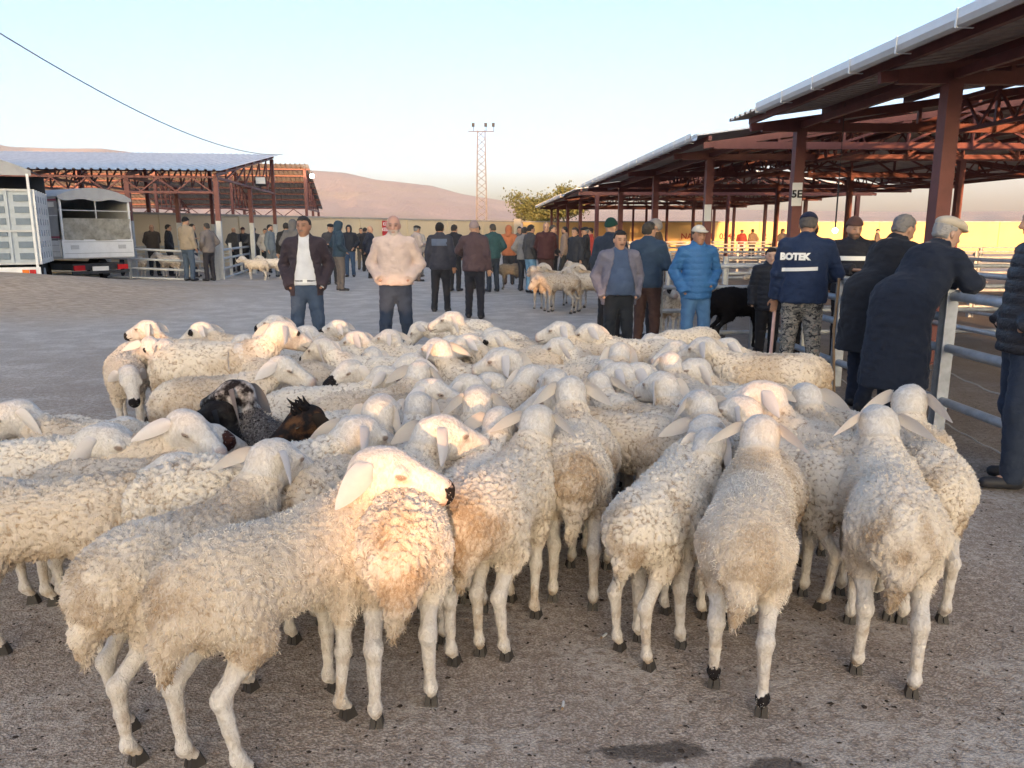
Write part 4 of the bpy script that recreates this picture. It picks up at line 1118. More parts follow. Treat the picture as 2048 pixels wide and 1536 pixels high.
# ================================================================ fences and pens
def fence(a, b, n, zs, label, r=.03, posth=1.12, mat='galv', group='steel pen fences', wires=(), pw=.09, z0=(0, 0)):
    a = Vector((a[0], a[1], z0[0])); b = Vector((b[0], b[1], z0[1])); d = b - a; L = math.hypot(d.x, d.y)
    o = empty('pen_fence', a, math.atan2(d.y, d.x)); tag(o, label, 'fence', group); dz = (z0[1] - z0[0])
    pm = MB().box((-pw * .5, -pw * .5, -.25), (-pw * .5 + .012, pw * .5, posth)).box((pw * .5 - .012, -pw * .5, -.25), (pw * .5, pw * .5, posth)).box((-pw * .5 + .012, -.008, -.25), (pw * .5 - .012, .008, posth - .004)).mesh('post', M[mat])
    for i in range(n + 1):
        p = link('post', pm, o); p.location = (L * i / n, 0, dz * i / n)
    for z in zs:
        for i in range(n):
            x0, x1 = L * i / n + pw * .5 - .01, L * (i + 1) / n - pw * .5 + .01
            MB().tube([(x0, 0, z + dz * i / n), (x1, 0, z + dz * (i + 1) / n)], r, 10, False).build('rail', M[mat], o, True)
    for z in wires:
        pts = [(L * q / 24, -.05, z + .006 * math.sin(q * 1.7) - .05 * math.sin(math.pi * q / 24)) for q in range(25)]
        MB().tube(pts, .006, 5).build('wire', M['rope'], o)
    return o
fence((3.42, 4.1), (3.38, 5.96), 1, (1.07, .67, .25), 'galvanised pipe fence at the right edge in front of the padded jacket man', .034, wires=(.47, .07))
fence((3.38, 5.962), (3.33, 7.80), 1, (1.07, .90, .66, .25), 'galvanised pipe fence panel the two men in dark coats lean on', .034, wires=(.47, .07))
fence((3.33, 7.802), (3.25, 10.3), 1, (1.07, .90, .66, .25), 'pipe fence panel running back beside the man in camouflage trousers', .034)
fence((2.0, 10.5), (12.2, 11.0), 5, (1.10, .82, .5, .2), 'pipe fence crossing behind the man in the blue puffer')
for i, (Y, X0, X1, lab) in enumerate(((14.2, 3.9, 15.5, 'second pen fence across the shed behind the bareheaded dark coat man'), (18.4, 3.7, 16, 'third pen fence across the shed floor'), (23.5, 3.5, 17, 'fourth pen fence farther down the shed'), (30, 3.2, 17, 'fifth pen fence deep in the shed'), (38, 2.9, 17, 'last pen fence near the graffiti wall'))):
    fence((X0, Y), (X1, Y + .4), 5, (1.10, .82, .5, .2), lab)
fence((8.2, 6.2), (7.6, 24), 6, (1.10, .82, .5, .2), 'long pen fence down the middle of the right shed')
fence((5.2, 5.0), (5.0, 9.9), 2, (1.1, .82, .5, .2), 'inner pipe fence behind the leaning men')
fence((-9.15, 24.15), (-13.9, 22.8), 2, (.93, .64, .36, .08), 'grey rail fence of the left pen beside the parked trucks', .04, 1.12, 'grey', 'left pen fences', z0=(0, .28))
fence((-9.16, 24.3), (-10.6, 31.6), 3, (1.0, .72, .4, .1), 'grey rail fence running back under the left shed', .04, 1.2, 'grey', 'left pen fences')
fence((-10.7, 31.7), (-18, 29.6), 4, (1.0, .72, .4, .1), 'rear rail fence of the left pen in front of the plaster wall', .04, 1.2, 'grey', 'left pen fences')
# ================================================================ trucks
def wheel(r, x, y, R=.42):
    w = MB().tube([(x, y - .11, R), (x, y + .11, R)], R, 20).build('wheel', M['black'], r, False)
    MB().tube([(x, y - .125, R), (x, y + .125, R)], R * .5, 14).build('rim', M['grey'], w)
def truck_canvas(x, y, hdg, z=0):
    """origin: rear left corner of the bed on the ground, x forward, y left"""
    r = empty('cargo_truck', (x, y, z), math.radians(90 - hdg)); tag(r, 'white truck with a grey canvas cover and open dark rear', 'truck', 'trucks parked left')
    L, W = 4.0, 2.05
    MB().box((.1, -W + .3, .52), (5.6, -.3, .70)).build('chassis', M['dark'], r)
    MB().box((0, -W, .84), (L, 0, .90)).build('bed', M['grey'], r)
    for k in range(4):   # side boards on the left
        MB().box((.06 + k * .985, -.03, .91), (.06 + k * .985 + .965, .0, 1.34)).build('side_board', M['white'], r)
        for q in (1.03, 1.2): MB().box((.08 + k * .985, .0, q), (.06 + k * .985 + .945, .008, q + .02)).build('rib', M['grey'], r)
    MB().box((.06, -W, .91), (L, -W + .03, 1.34)).build('side_board', M['white'], r)
    tg = MB().box((-.04, -W + .01, .87), (.0, -.01, 1.36)).build('tailgate', M['white'], r)
    for yy in (-W + .25, -.45): MB().box((-.048, yy, 1.10), (-.04, yy + .22, 1.21)).build('vent', M['grey'], tg)
    for q in (.98, 1.29): MB().box((-.047, -W + .05, q), (-.039, -.05, q + .018)).build('rib', M['grey'], tg)
    MB().bar((-.02, -.06, 1.36), (-.02, -.06, 2.48), .05).build('frame_post', M['white'], r); MB().bar((-.02, -W + .06, 1.36), (-.02, -W + .06, 2.48), .05).build('frame_post', M['white'], r)
    # canvas: side panel with folds, arched top
    v = []; f = []
    n, m = 26, 10
    for i in range(n):
        for j in range(m):
            xx = .02 + (L - .02) * i / (n - 1); zz = 1.36 + 1.14 * j / (m - 1)
            v.append((xx, -.005 + .012 * math.sin(i * 1.1 + j * .6) * math.sin(math.pi * j / (m - 1)), zz))
    for i in range(n - 1):
        for j in range(m - 1): a = i * m + j; f.append((a, a + 1, a + m + 1, a + m))
    s_ = MB().add(v, f).build('canvas_side', M['canvas'], r, True)
    for z0, z1, mt in ((2.38, 2.43, 'crimson'), (1.40, 1.45, 'crimson'), (1.985, 2.01, 'white')):
        MB().box((.0, .014, z0), (L, .019, z1)).build('stripe', M[mt], s_)
    MB().box((.12, .016, 2.22), (.5, .022, 2.35)).build('panel_label', M['plate'], s_)
    MB().box((0, -W, 1.36), (L, -W + .02, 2.5)).build('canvas_side', M['canvas'], r)
    v = []; f = []
    for i in range(2):
        for j in range(13):
            a = j / 12; v.append((-.10 + i * (L + .1), -W * a + .02 - .04 * (a - .5), 2.49 + .26 * math.sin(math.pi * a) ** .75))
    for j in range(12): f.append((j, j + 1, j + 14, j + 13))
    MB().add(v, f).build('canvas_top', M['canvas'], r, True)
    v2 = []; f2 = []
    for j in range(13):
        a = j / 12; zt = 2.49 + .26 * math.sin(math.pi * a) ** .75; v2 += [(-.10, -W * a + .02 - .04 * (a - .5), zt), (-.115, -W * a, 2.42 - .03 * math.sin(j * 1.3))]
    for j in range(12): f2.append((2 * j, 2 * j + 1, 2 * j + 3, 2 * j + 2))
    MB().add(v2, f2).build('canvas_valance', M['canvas'], r)
    v = []; f = []
    for i in range(15):
        for j in range(8):
            v.append((-.05 - .025 * math.sin(i * .9 + j) - .03 * (j / 7) ** 2, -.08 - (W - .16) * i / 14, 1.38 + .55 * j / 7 - .05 * math.sin(math.pi * i / 14) * (1 - j / 7)))
    for i in range(14):
        for j in range(7): a = i * 8 + j; f.append((a, a + 1, a + 9, a + 8))
    MB().add(v, f).build('canvas_flap', M['oldcanvas'], r, True)
    MB().box((L - .05, -W, .9), (L, 0, 2.5)).build('bulkhead', M['dark'], r)
    MB().bar((-.02, -W / 2, 1.92), (-.02, -W / 2, 2.5), .03).build('frame_post', M['grey'], r); MB().bar((-.02, -W, 2.14), (-.02, 0, 2.14), .025).build('frame_rail', M['grey'], r)
    for yy in (-.55, -W + .25):
        l = MB().box((-.06, yy, .52), (-.02, yy + .3, .66)).build('tail_light', M['lampred'], r)
    MB().box((-.055, -W / 2 - .2, .50), (-.02, -W / 2 + .26, .62)).build('number_plate', M['plate'], r)
    MB().box((-.04, -W + .2, .42), (-.005, -.2, .50)).build('bumper', M['dark'], r)
    MB().box((1.2, .0, .76), (1.38, .02, .82)).build('marker_lamp', M['amber'], r)
    for xx in (1.6, 4.9):
        for yy in (-.18, -W + .18): wheel(r, xx, yy)
    c = MB().box((4.2, -W + .1, .75), (5.75, -.1, 1.5)).add([(4.2,-W+.1,1.501),(5.75,-W+.1,1.501),(5.75,-.1,1.501),(4.2,-.1,1.501),(4.25,-W+.2,2.25),(5.35,-W+.2,2.25),(5.35,-.2,2.25),(4.25,-.2,2.25)],[(4,5,6,7),(0,1,5,4),(1,2,6,5),(2,3,7,6),(3,0,4,7)]).build('cab', M['white'], r)
    MB().box((4.5, -.098, 1.55), (5.3, -.09, 2.05)).build('window', M['dark'], c)
truck_canvas(-12.1, 21.0, -58, .0)
def truck_box(x, y, hdg, z=0):
    """origin: rear right corner"""
    r = empty('livestock_truck', (x, y, z), math.radians(90 - hdg)); tag(r, 'blue grey livestock truck with pressed panel rear door at the left edge', 'truck', 'trucks parked left')
    L, W = 2.6, 2.2
    MB().box((.1, .2, .5), (L + .6, W - .2, .72)).build('chassis', M['dark'], r)
    bx = MB().box((.03, .03, .80), (L, W - .03, 2.55)).build('box_body', M['bluegrey'], r)
    for k in range(4):   # pressed door panels in a grid of ribs
        for j in range(6):
            y0 = .12 + k * .50; z0 = .92 + j * .27
            MB().box((.005, y0, z0), (.028, y0 + .30, z0 + .15)).build('door_panel', M['bluedark'], bx)
    for k in range(5): MB().box((-.012, .04 + k * .50, .82), (.028, .10 + k * .50, 2.53)).build('rib', M['bluegrey'], bx)
    for zz in (.80, 1.56, 2.50): MB().box((-.02, .03, zz), (.027, W - .03, zz + .05)).build('cross_bar', M['grey'], bx)
    for k in range(5):
        for j in range(6):
            MB().box((.12 + k * .5, .0, .92 + j * .27), (.42 + k * .5, .028, 1.07 + j * .27)).build('side_panel', M['bluedark'], bx)
    for k in range(6): MB().box((.03 + k * .5, -.02, .80), (.10 + k * .5, .029, 2.55)).build('rib', M['white'], bx)
    for yy in (.06, W - .14): MB().box((-.03, yy, .70), (.06, yy + .05, 2.9)).build('corner_post', M['white'], r)
    v = []; f = []
    for i in range(2):
        for j in range(13): a = j / 12; v.append((-.02 + i * (L + .05), .0 + W * a, 2.98 + .30 * math.sin(math.pi * a)))
    for j in range(12): f.append((j, j + 13, j + 14, j + 1))
    MB().add(v, f).build('canvas_top', M['canvas'], r, True)
    v = []; f = []
    for j in range(13): a = j / 12; v += [(-.025, W * a, 2.98 + .30 * math.sin(math.pi * a)), (-.03, W * a, 2.86)]
    for j in range(12): f.append((2 * j, 2 * j + 2, 2 * j + 3, 2 * j + 1))
    MB().add(v, f).build('canvas_valance', M['canvas'], r)
    MB().box((L - .05, 0, 2.55), (L, W, 2.98)).build('bulkhead', M['dark'], r)
    b = MB().box((-.06, .02, .42), (.0, W - .02, .74)).build('bumper', M['white'], r)
    for yy in (.12, W - .42):
        MB().box((-.075, yy, .56), (-.06, yy + .13, .68)).build('tail_light', M['lampred'], b); MB().box((-.075, yy + .14, .56), (-.06, yy + .28, .68)).build('tail_light', M['amber'], b)
    for yy in (.2, W - .2): wheel(r, 1.3, yy, .45)
truck_box(-11.3, 18.7, -25, .0)
# ================================================================ sign on the far wall
aw = math.atan2(W1[1] - W0[1], W1[0] - W0[0])
def on_wall(t, off, z): return (W0[0] + math.cos(aw) * t + math.sin(aw) * off, W0[1] + math.sin(aw) * t - math.cos(aw) * off, z)
sg = MB().box((-.75, -.03, -.5), (.75, 0, .5)).build('notice_board', M['signred']); sg.location = on_wall(36.0, .06, 1.72); sg.rotation_euler = (0, 0, aw); tag(sg, 'red notice board with white capitals on the plaster wall', 'sign')
for i, s_ in enumerate(('KÜÇÜKBAŞ', 'KESİM ALANI', 'GİRİŞ')): print_on(sg, text_mesh(s_, .27, M['signwhite'], bold=.006), (0, -.034, .31 - i * .31), (math.pi / 2, 0, 0))
bx = MB().box((-.8, -.5, 0), (.8, 0, .9)).build('dark_kiosk_opening', M['dark']); bx.location = on_wall(36.0, .3, .35); bx.rotation_euler = (0, 0, aw); tag(bx, 'dark hatch box on the wall below the red notice board', 'hatch')
MB().box((-.9, -.6, .9), (.9, .02, .98)).build('lid', M['grey'], bx)
# ================================================================ animals
M_FLEECE, M_FACE, M_FUZZ = mat_fleece(), mat_face(), mat_fuzz()
_t = NT('animal_eye'); M_EYE = _t.fin((.02, .012, .008), .12, spec=.6)
_t = NT('hoof_horn'); M_HOOF = _t.fin(_t.mix(_t.noise(_t.obj(), 60, 3), (.022, .019, .018), (.06, .05, .042)), .6)
_t = NT('ear_skin'); _P = _t.obj()
_c = _t.mix(_t.noise(_P, 40, 3), (.80, .74, .70), (.88, .84, .80)); _c = _t.mix(_t.attr('dark', 'OBJECT')[2], _c, _t.attr('tone', 'OBJECT')[0])
M_EAR = _t.fin(_c, .85, spec=.1); _tr = _t.n('ShaderNodeBsdfTranslucent'); _t.l(_c, _tr.inputs[0]); _mx = _t.n('ShaderNodeMixShader'); _mx.inputs[0].default_value = .38
_t.l(_t.b.outputs[0], _mx.inputs[1]); _t.l(_tr.outputs[0], _mx.inputs[2]); _t.l(_mx.outputs[0], _t.out.inputs[0])
EYE, HOOF = sheep_parts()
EARS = {'droop': [ear_mesh('ear', M_EAR, 1), ear_mesh('ear', M_EAR, -1)], 'hang': [ear_mesh('ear', M_EAR, 1, 1.5, .25, .16), ear_mesh('ear', M_EAR, -1, 1.5, .25, .16)],
        'out': [ear_mesh('ear', M_EAR, 1, .5, .4, .17, .036), ear_mesh('ear', M_EAR, -1, .5, .4, .17, .036)]}
FR = .0095
# front row, each animal with its own pose: (pose, x, y, heading, options, label)
FRONT = [
    (dict(yaw=.1, neck=1.0, pitch=-.45, step=(.05, -.06, .04, -.05), fl=.8), -1.04, 2.32, 31, dict(ears='out', scale=.97), 'lean sheep half hidden behind the front left one, sunlit crown, ears spread'),
    (dict(yaw=-.9, neck=1.08, pitch=-.30, step=(.02, -.05, -.03, .05), fl=.75, nlen=.25), -.70, 2.18, 40, dict(nose=.35, ears='droop', scale=1.02), 'foremost left sheep with sunlit face and flank resting its head on a neighbour'),
    (dict(yaw=-1.0, neck=.72, pitch=-.35, step=(.03, -.06, -.05, .06)), -.37, 2.52, -4, dict(nose=.25, scale=1.04), 'sheep seen from behind with a sunlit back, front centre'),
    (dict(yaw=.15, neck=.85, pitch=-.55, step=(.05, -.05, -.04, .07)), -.03, 2.80, 22, dict(ears='out', scale=1.0), 'dirty tailed curly sheep front centre with a sunlit neck'),
    (dict(yaw=.05, neck=.95, pitch=-.5, step=(.0, .06, .03, -.04)), .27, 3.28, 3, dict(ears='droop', scale=1.02), 'sheep facing away behind the dirty tailed one, speckled ears'),
    (dict(yaw=-.25, neck=.6, pitch=-.6, step=(.03, -.03, .0, .02)), .66, 2.92, 24, dict(scale=.97), 'grey cream sheep with bent neck left of the black footed one'),
    (dict(yaw=-.05, neck=.95, pitch=-.5, step=(.05, -.05, .07, -.05), fl=.6), .84, 2.57, 20, dict(sock=.85, ears='out', scale=1.0), 'smooth fleeced sheep seen from behind with black feet'),
    (dict(yaw=.12, neck=.9, pitch=-.5, step=(-.03, .05, .05, -.05), fl=.7), 1.38, 2.68, 19, dict(ears='out', scale=1.02), 'fat tailed sheep seen from behind, front right'),
    (dict(yaw=-.35, neck=1.05, pitch=-.4, step=(.03, 0, -.03, .02)), 1.72, 3.12, 14, dict(scale=1.0), 'rightmost sheep with raised head by the pipe fence'),
    (dict(yaw=.2, neck=.85, pitch=-.5, step=(.03, 0, -.03, .02)), 1.40, 3.36, 12, dict(scale=.98), 'sheep wedged between the fat tailed one and the rightmost sheep'),
    (dict(yaw=.1, neck=.50, pitch=-.45, step=(.06, -.04, .02, -.02)), -1.68, 2.62, 76, dict(scale=.98), 'sheep at the left edge facing right with a rounded hanging ear'),
    (dict(yaw=.2, neck=.55, pitch=-.5, step=(.0, .04, .02, -.02), fl=1.4), -1.02, 2.78, 56, dict(scale=1.05), 'tightly curled thick fleeced sheep behind the front left pair'),
    (dict(yaw=.05, neck=.45, pitch=-.45, step=(.0, .04, .02, -.02)), -2.2, 3.05, 78, dict(ears='hang', scale=1.0), 'sheep with a long ear hanging straight down at the left edge'),
]
for i, (pose, x, y, hd, k, lab) in enumerate(FRONT):
    m = sheep_model(20 + i, FR if i < 9 else .0105, fuzz=17000 if i < 9 else 12000, **pose)
    k = dict(k); e = EARS[k.pop('ears', 'droop')]
    sh_ = place_sheep(m, 'sheep', x, y, hd, lab, 'flock in the yard', ears=e, **k)
POSES = {'mid': dict(yaw=0, neck=.78, pitch=-.5), 'high': dict(yaw=.12, neck=1.12, pitch=-.32), 'low': dict(yaw=.1, neck=.15, pitch=-.9), 'midL': dict(yaw=.7, neck=.8, pitch=-.45), 'midR': dict(yaw=-.6, neck=.75, pitch=-.45), 'highL': dict(yaw=.55, neck=1.05, pitch=-.35), 'highR': dict(yaw=-.5, neck=1.05, pitch=-.3)}
MODEL = {k: sheep_model(60 + i, .0125, fuzz=8000, step=(.04, -.03, -.03, .04), **p) for i, (k, p) in enumerate(POSES.items())}
MODEL2 = {k: sheep_model(80 + i, .0125, fuzz=8000, step=(-.03, .04, .03, -.03), **POSES[k]) for i, k in enumerate(('mid', 'high'))}
FLOCK = [
    ('high', -2.81, 6.56, -80, {'nose': 0.55}, 'farthest left sheep of the flock, black nose, sunlit forehead'),
    ('highR', -2.23, 5.45, -72, {'nose': 0.5}, 'sheep below the farthest left one, whole face glowing in sunlight'),
    ('mid', -2.27, 6.58, -85, {'eyepatch': 0.55}, 'back row sheep with a round black patch over its eye'),
    ('mid', -1.82, 6.19, -80, {'nose': 0.45, 'mirror': 1}, 'back row sheep with a dark nose right of the eye patch sheep'),
    ('midR', -1.56, 5.27, -78, {'nose': 0.1}, 'sheep with pale nose behind the big side on ewe'),
    ('high', -1.85, 6.9, -68, {'nose': 0.65}, 'black nosed sheep in front of the man in the open dark jacket'),
    ('mid', -1.45, 6.26, -85, {'nose': 0.7}, 'small headed black nosed sheep below the man in the open jacket'),
    ('midL', -1.39, 6.25, -50, {'nose': 0.4}, 'sheep with a sunlit crown turned away below the open jacket man'),
    ('high', -1.25, 6.82, -75, {'nose': 0.95}, 'big headed sheep with solid black muzzle, right of the open jacket man'),
    ('mid', -0.86, 6.09, -80, {'nose': 0.6}, 'sheep with pink brow and black nose in the left middle of the flock'),
    ('midR', -0.71, 5.33, -62, {'eyepatch': 0.6, 'nose': 0.1}, 'sheep with a black smudge round one eye, middle left of flock'),
    ('high', -0.7, 6.02, -60, {'nose': 0.0}, 'plain white faced sheep below the man in the beige jacket'),
    ('low', -0.52, 7.93, -80, {}, 'low headed sheep in the back row between the standing men'),
    ('high', -0.19, 6.76, -72, {'nose': 0.2}, 'tall headed back row sheep below the two men seen from behind'),
    ('mid', -0.11, 6.03, -80, {'nose': 0.8, 'eyepatch': 0.25}, 'sheep with black muzzle and dark eye in the centre back'),
    ('midL', 0.05, 6.15, -88, {'nose': 0.1}, 'sheep with half closed eye squeezed between two black nosed ones'),
    ('mid', 0.28, 5.96, -80, {'nose': 0.75, 'eyepatch': 0.45}, 'sheep with black eye spot and pointed black nose, centre right back'),
    ('highR', -0.15, 4.89, -72, {'nose': 0.25}, 'creamy headed sheep with tiny black nose tip in the flock centre'),
    ('high', 0.72, 6.16, -65, {'nose': 0}, 'back row sheep with a dark ear notch left of the stout man'),
    ('midL', 0.66, 5.54, -40, {}, 'sheep with one ear stretched right below the dark notched one'),
    ('mid', 1.04, 6.11, -70, {'mirror': 1}, 'white headed sheep at the feet of the stout man'),
    ('mid', 0.7, 4.61, -12, {}, 'sheep facing away with both ears spread, left of the right hand ewes'),
    ('mid', 0.65, 4.8, 12, {}, 'sheep facing away just behind the spread eared one'),
    ('low', 1.68, 7.3, -115, {}, 'back row sheep with its round woolly crown down, below the blue puffer man'),
    ('midL', 1.6, 5.65, -60, {}, 'woolly headed sheep at the legs of the man in the blue puffer'),
    ('high', 1.46, 4.64, -78, {}, 'sheep with a long ear hanging straight down, below the blue puffer man'),
    ('mid', 2.03, 5.74, -75, {}, 'sheep with raised white head in front of the black sheep'),
    ('midR', 1.8, 5.43, -82, {}, 'long bodied sheep standing broadside by the camouflage trousers'),
    ('mid', 0.22, 6.55, -80, {'nose': 0.2}, 'woolly backed sheep broadside in the centre right back row'),
    ('mid', 0.06, 5.81, -82, {}, 'broadside sheep with a red speck on its back, centre right'),
    ('midL', 0.32, 5.06, -75, {}, 'broadside sheep behind the pair with ears spread wide'),
    ('low', -2.9, 5.69, 152, {'nose': 0.55, 'eyepatch': 0.15}, 'sheep facing the camera with hanging ears and ragged dirty chest, left edge'),
    ('mid', -2.97, 6.03, 140, {'eyepatch': 0.3}, 'sheep looking out from behind the one facing the camera'),
    ('midL', -2.11, 5.41, 80, {'nose': 0.35, 'eyepatch': 0.3, 'scale': 1.12}, 'big cream ewe standing side on with black rimmed eye, middle left'),
    ('highL', -0.71, 4.87, -110, {'nose': 0.9}, 'curly browed black nosed sheep lit by the sun in the middle'),
    ('mid', -1.15, 4.52, 72, {}, 'brownish backed sheep right of the big side on ewe'),
    ('midL', -0.81, 4.21, 50, {}, 'round backed sheep below the curly browed one'),
    ('mid', -0.48, 3.35, 2, {'mirror': 1}, 'sheep facing away with both ears drooping, centre of flock'),
    ('highR', -0.76, 3.86, 70, {'nose': 0.9, 'patchtone': (0.07, 0.03, 0.022)}, 'sunlit sheep with brown muzzle laid over its neighbour, centre'),
    ('high', -0.18, 3.24, 4, {}, 'sheep facing away with a pinkish crown, right of the brown muzzled one'),
    ('midR', -0.64, 4.18, 72, {}, 'sheep with closed eye facing right behind the pinkish crown'),
    ('mid', -0.51, 4.32, 84, {'nose': 0.6}, 'sheep facing right with a black mouth, centre'),
    ('low', -0.32, 3.25, -5, {}, 'sheep showing only a woolly crown behind the front sheep, centre'),
    ('high', 0.31, 3.63, -12, {}, 'sheep with sunlit crown and ears out, upper of two in a column'),
    ('mid', 0.57, 4.31, -72, {}, 'broadside curly backed sheep right of the ears out column'),
    ('midL', 0.57, 3.67, -55, {}, 'curly rumped sheep between the front rows, centre right'),
    ('high', 0.93, 3.67, -22, {}, 'sheep facing away with its left ear low, right of centre'),
    ('mid', 1.05, 4.36, -8, {}, 'sheep half hidden just behind the low eared one'),
    ('mid', 1.13, 4.31, -70, {}, 'thick fleeced sheep broadside behind the right front row'),
    ('mid', 0.59, 2.78, 38, {}, 'white headed sheep lowering its head behind the slim front one'),
    ('highL', 1.39, 3.23, -28, {}, 'sheep with dirty cheek and left ear out, right side'),
    ('mid', 1.86, 3.8, -48, {}, 'upper right sheep with dark inner ear turned to the fence'),
    ('midL', -1.96, 3.56, -82, {}, 'sheep at the left edge looking left with a pink eye'),
    ('midL', -1.8, 3.18, 78, {'mirror': 1}, 'white sheep with long hanging ear beside the black goat'),
    ('mid', -2.13, 3.17, 82, {}, 'long cream back entering from the left edge'),
    ('low', -2.38, 3.66, 82, {}, 'sheep with only its arched white head showing, left'),
    ('midL', -1.64, 3.05, 72, {'eyepatch': 0.9, 'patchtone': (0.07, 0.03, 0.025)}, 'white sheep with a dark brown patch on its cheek beside the goats'),
    ('mid', -0.14, 2.91, 12, {}, 'sheep with upright head right behind the sunlit necked curly one'),
    ('high', -0.68, 2.95, 18, {}, 'sheep facing away left of the woolly crown in the centre'),
    ('midR', 0.67, 3.91, -35, {}, 'sheep turned left above the curly rumped one, centre right'),
    ('mid', 0.98, 3.16, -12, {}, 'sheep facing away between the low eared one and the dirty cheeked one'),
    ('high', 1.25, 3.2, -32, {}, 'sheep with raised head just left of the dirty cheeked one'),
    ('midL', 0.82, 4.1, -18, {}, 'sheep facing away left of the low eared one'),
    ('midR', -1.84, 4.67, 62, {}, 'sheep peeping over the back of the big side on ewe'),
    ('mid', -1.02, 5.45, -66, {'nose': 0.5}, 'small sheep tucked in below the sunlit crown'),
    ('midL', -0.27, 4.97, -82, {'nose': 0.3}, 'sheep with lowered lids left of the creamy headed one'),
    ('high', 0.27, 4.41, -58, {}, 'sheep with raised head below the pointed black nosed one'),
    ('mid', -0.2, 3.96, 48, {}, 'sheep facing right behind the ears out column'),
]
for i, (mk, x, y, hd, k, lab) in enumerate(FLOCK):
    k = dict(k); mir = bool(k.pop('mirror', 0)); md = MODEL2[mk] if mk in MODEL2 and i % 2 else MODEL[mk]
    k.setdefault('scale', .89 + .12 * random.random())
    place_sheep(md, 'sheep', x, y, hd, lab, 'flock in the yard', mirror=mir, ears=EARS[('droop', 'hang', 'out')[i % 3]], **k)
# goats in the flock
GOAT = sheep_model(101, .0115, yaw=.15, neck=1.2, pitch=-.35, goat=True, fuzz=13000)
GOAT2 = sheep_model(102, .0115, yaw=.5, neck=1.15, pitch=-.5, goat=True, fuzz=13000)
place_sheep(GOAT, 'goat', -0.97, 3.39, -66, 'long haired grey goat with a pale face among the sheep', 'goats in the flock', dark=1, tone=(.22, .21, .22), facetone=(.35, .36, .38), cat='goat', ears=EARS['hang'], scale=1.0)
place_sheep(GOAT, 'goat', -1.06, 3.36, -70, 'black goat with its head just showing left of the grey goat', 'goats in the flock', dark=1, tone=(.03, .033, .04), cat='goat', ears=EARS['hang'], scale=.9)
gt = place_sheep(GOAT2, 'goat', -0.56, 3.28, -100, 'black goat with tan eyebrow and tufted crown looking left', 'goats in the flock', dark=1, tone=(.035, .028, .025), facetone=(.10, .05, .025), cat='goat', ears=EARS['hang'], scale=.95)
tm_ = MB(); _r = random.Random(4)
for k in range(16):   # ragged crown tuft
    a_ = _r.uniform(-.04, .05); b_ = _r.uniform(-.04, .04); L_ = _r.uniform(.04, .085)
    tm_.tube([(a_, b_, .05), (a_ + _r.uniform(-.01, .02), b_ * 1.2, .05 + L_ * .6), (a_ + _r.uniform(-.01, .045), b_ * 1.5, .05 + L_)], [.011, .008, .002], 5)
tm_ = tm_.mesh('crown_tuft', M_FUZZ, True); tm_.attributes.new('tint', 'FLOAT', 'POINT')
c = link('crown_tuft', tm_, gt); c.matrix_local = head_matrix(GOAT2, GOAT2['poll']); c['dark'] = 1.; c['tone'] = (.03, .025, .02)
# animals farther back
FAR = {k: sheep_model(110 + i, .02, fuzz=2500, **POSES[k]) for i, k in enumerate(('mid', 'low', 'highL'))}
FARG = sheep_model(115, .02, goat=True, neck=.9, pitch=-.3, fuzz=2500)
def far(mk, x, y, hd, lab, grp, name='sheep', cat='sheep', **k): return place_sheep(FAR[mk] if mk in FAR else FARG, name, x, y, hd, lab, grp, cat=cat, ears=EARS['droop'], **k)
G2 = 'second flock by the shed'
DIRTY = dict(dark=.35, tone=(.30, .23, .16))
for x, y, hd, mk, lab, k in ((.62, 15.6, -25, 'mid', 'dirty sheep at the left of the second flock', {}), (.95, 15.1, -60, 'low', 'nearest dirty sheep with an orange sunlit flank in the second flock', {}), (1.55, 15.3, -75, 'mid', 'dirty sheep with a red paint mark in the second flock', {}), (1.05, 16.2, -80, 'highL', 'sheep with raised head at the back of the second flock', {}), (1.75, 16.2, -85, 'highL', 'sheep with black muzzle at the back right of the second flock', dict(nose=.9)), (1.25, 16.9, 10, 'highL', 'farthest sheep of the second flock facing away', {})):
    far(mk, x, y, hd, lab, G2, scale=1.08, **{**DIRTY, **k})
far('low', -.05, 21.5, -95, 'brown grey sheep standing alone before the man in orange', None, dark=.8, tone=(.22, .18, .14))
far('highL', 2.35, 11.4, -160, 'white lamb standing behind the man in the blue puffer', None, scale=.95, eyepatch=.9)
far('mid', 3.0, 10.05, 85, 'black sheep standing side on before the pipe fence', None, dark=1, tone=(.012, .012, .014), scale=1.2)
far('mid', 3.4, 11.5, -85, 'brown grey sheep behind the pipe fence near the black one', 'penned sheep', dark=.6, tone=(.33, .26, .19), scale=1.1)
for i, (x, y, hd, lab) in enumerate(((4.3, 12.6, 60, 'penned sheep nearest the boy behind the pipe fence'), (6.4, 8.4, 100, 'penned cream sheep behind the flat capped man'), (6.8, 9.2, -70, 'penned sheep beyond the cream one at the right'), (6.2, 12.4, 80, 'penned sheep in the second row right of the knit capped man'), (5.4, 16.0, -90, 'penned sheep in the third row of pens'), (7.2, 16.5, 90, 'penned sheep right in the third row of pens'), (5.0, 20.5, 100, 'penned sheep in the fourth row of pens'), (7.0, 21, -80, 'right hand penned sheep in the fourth row of pens'))):
    far(('mid', 'low')[i % 2], x, y, hd, lab, 'penned sheep', dark=.25, tone=(.35, .28, .2))
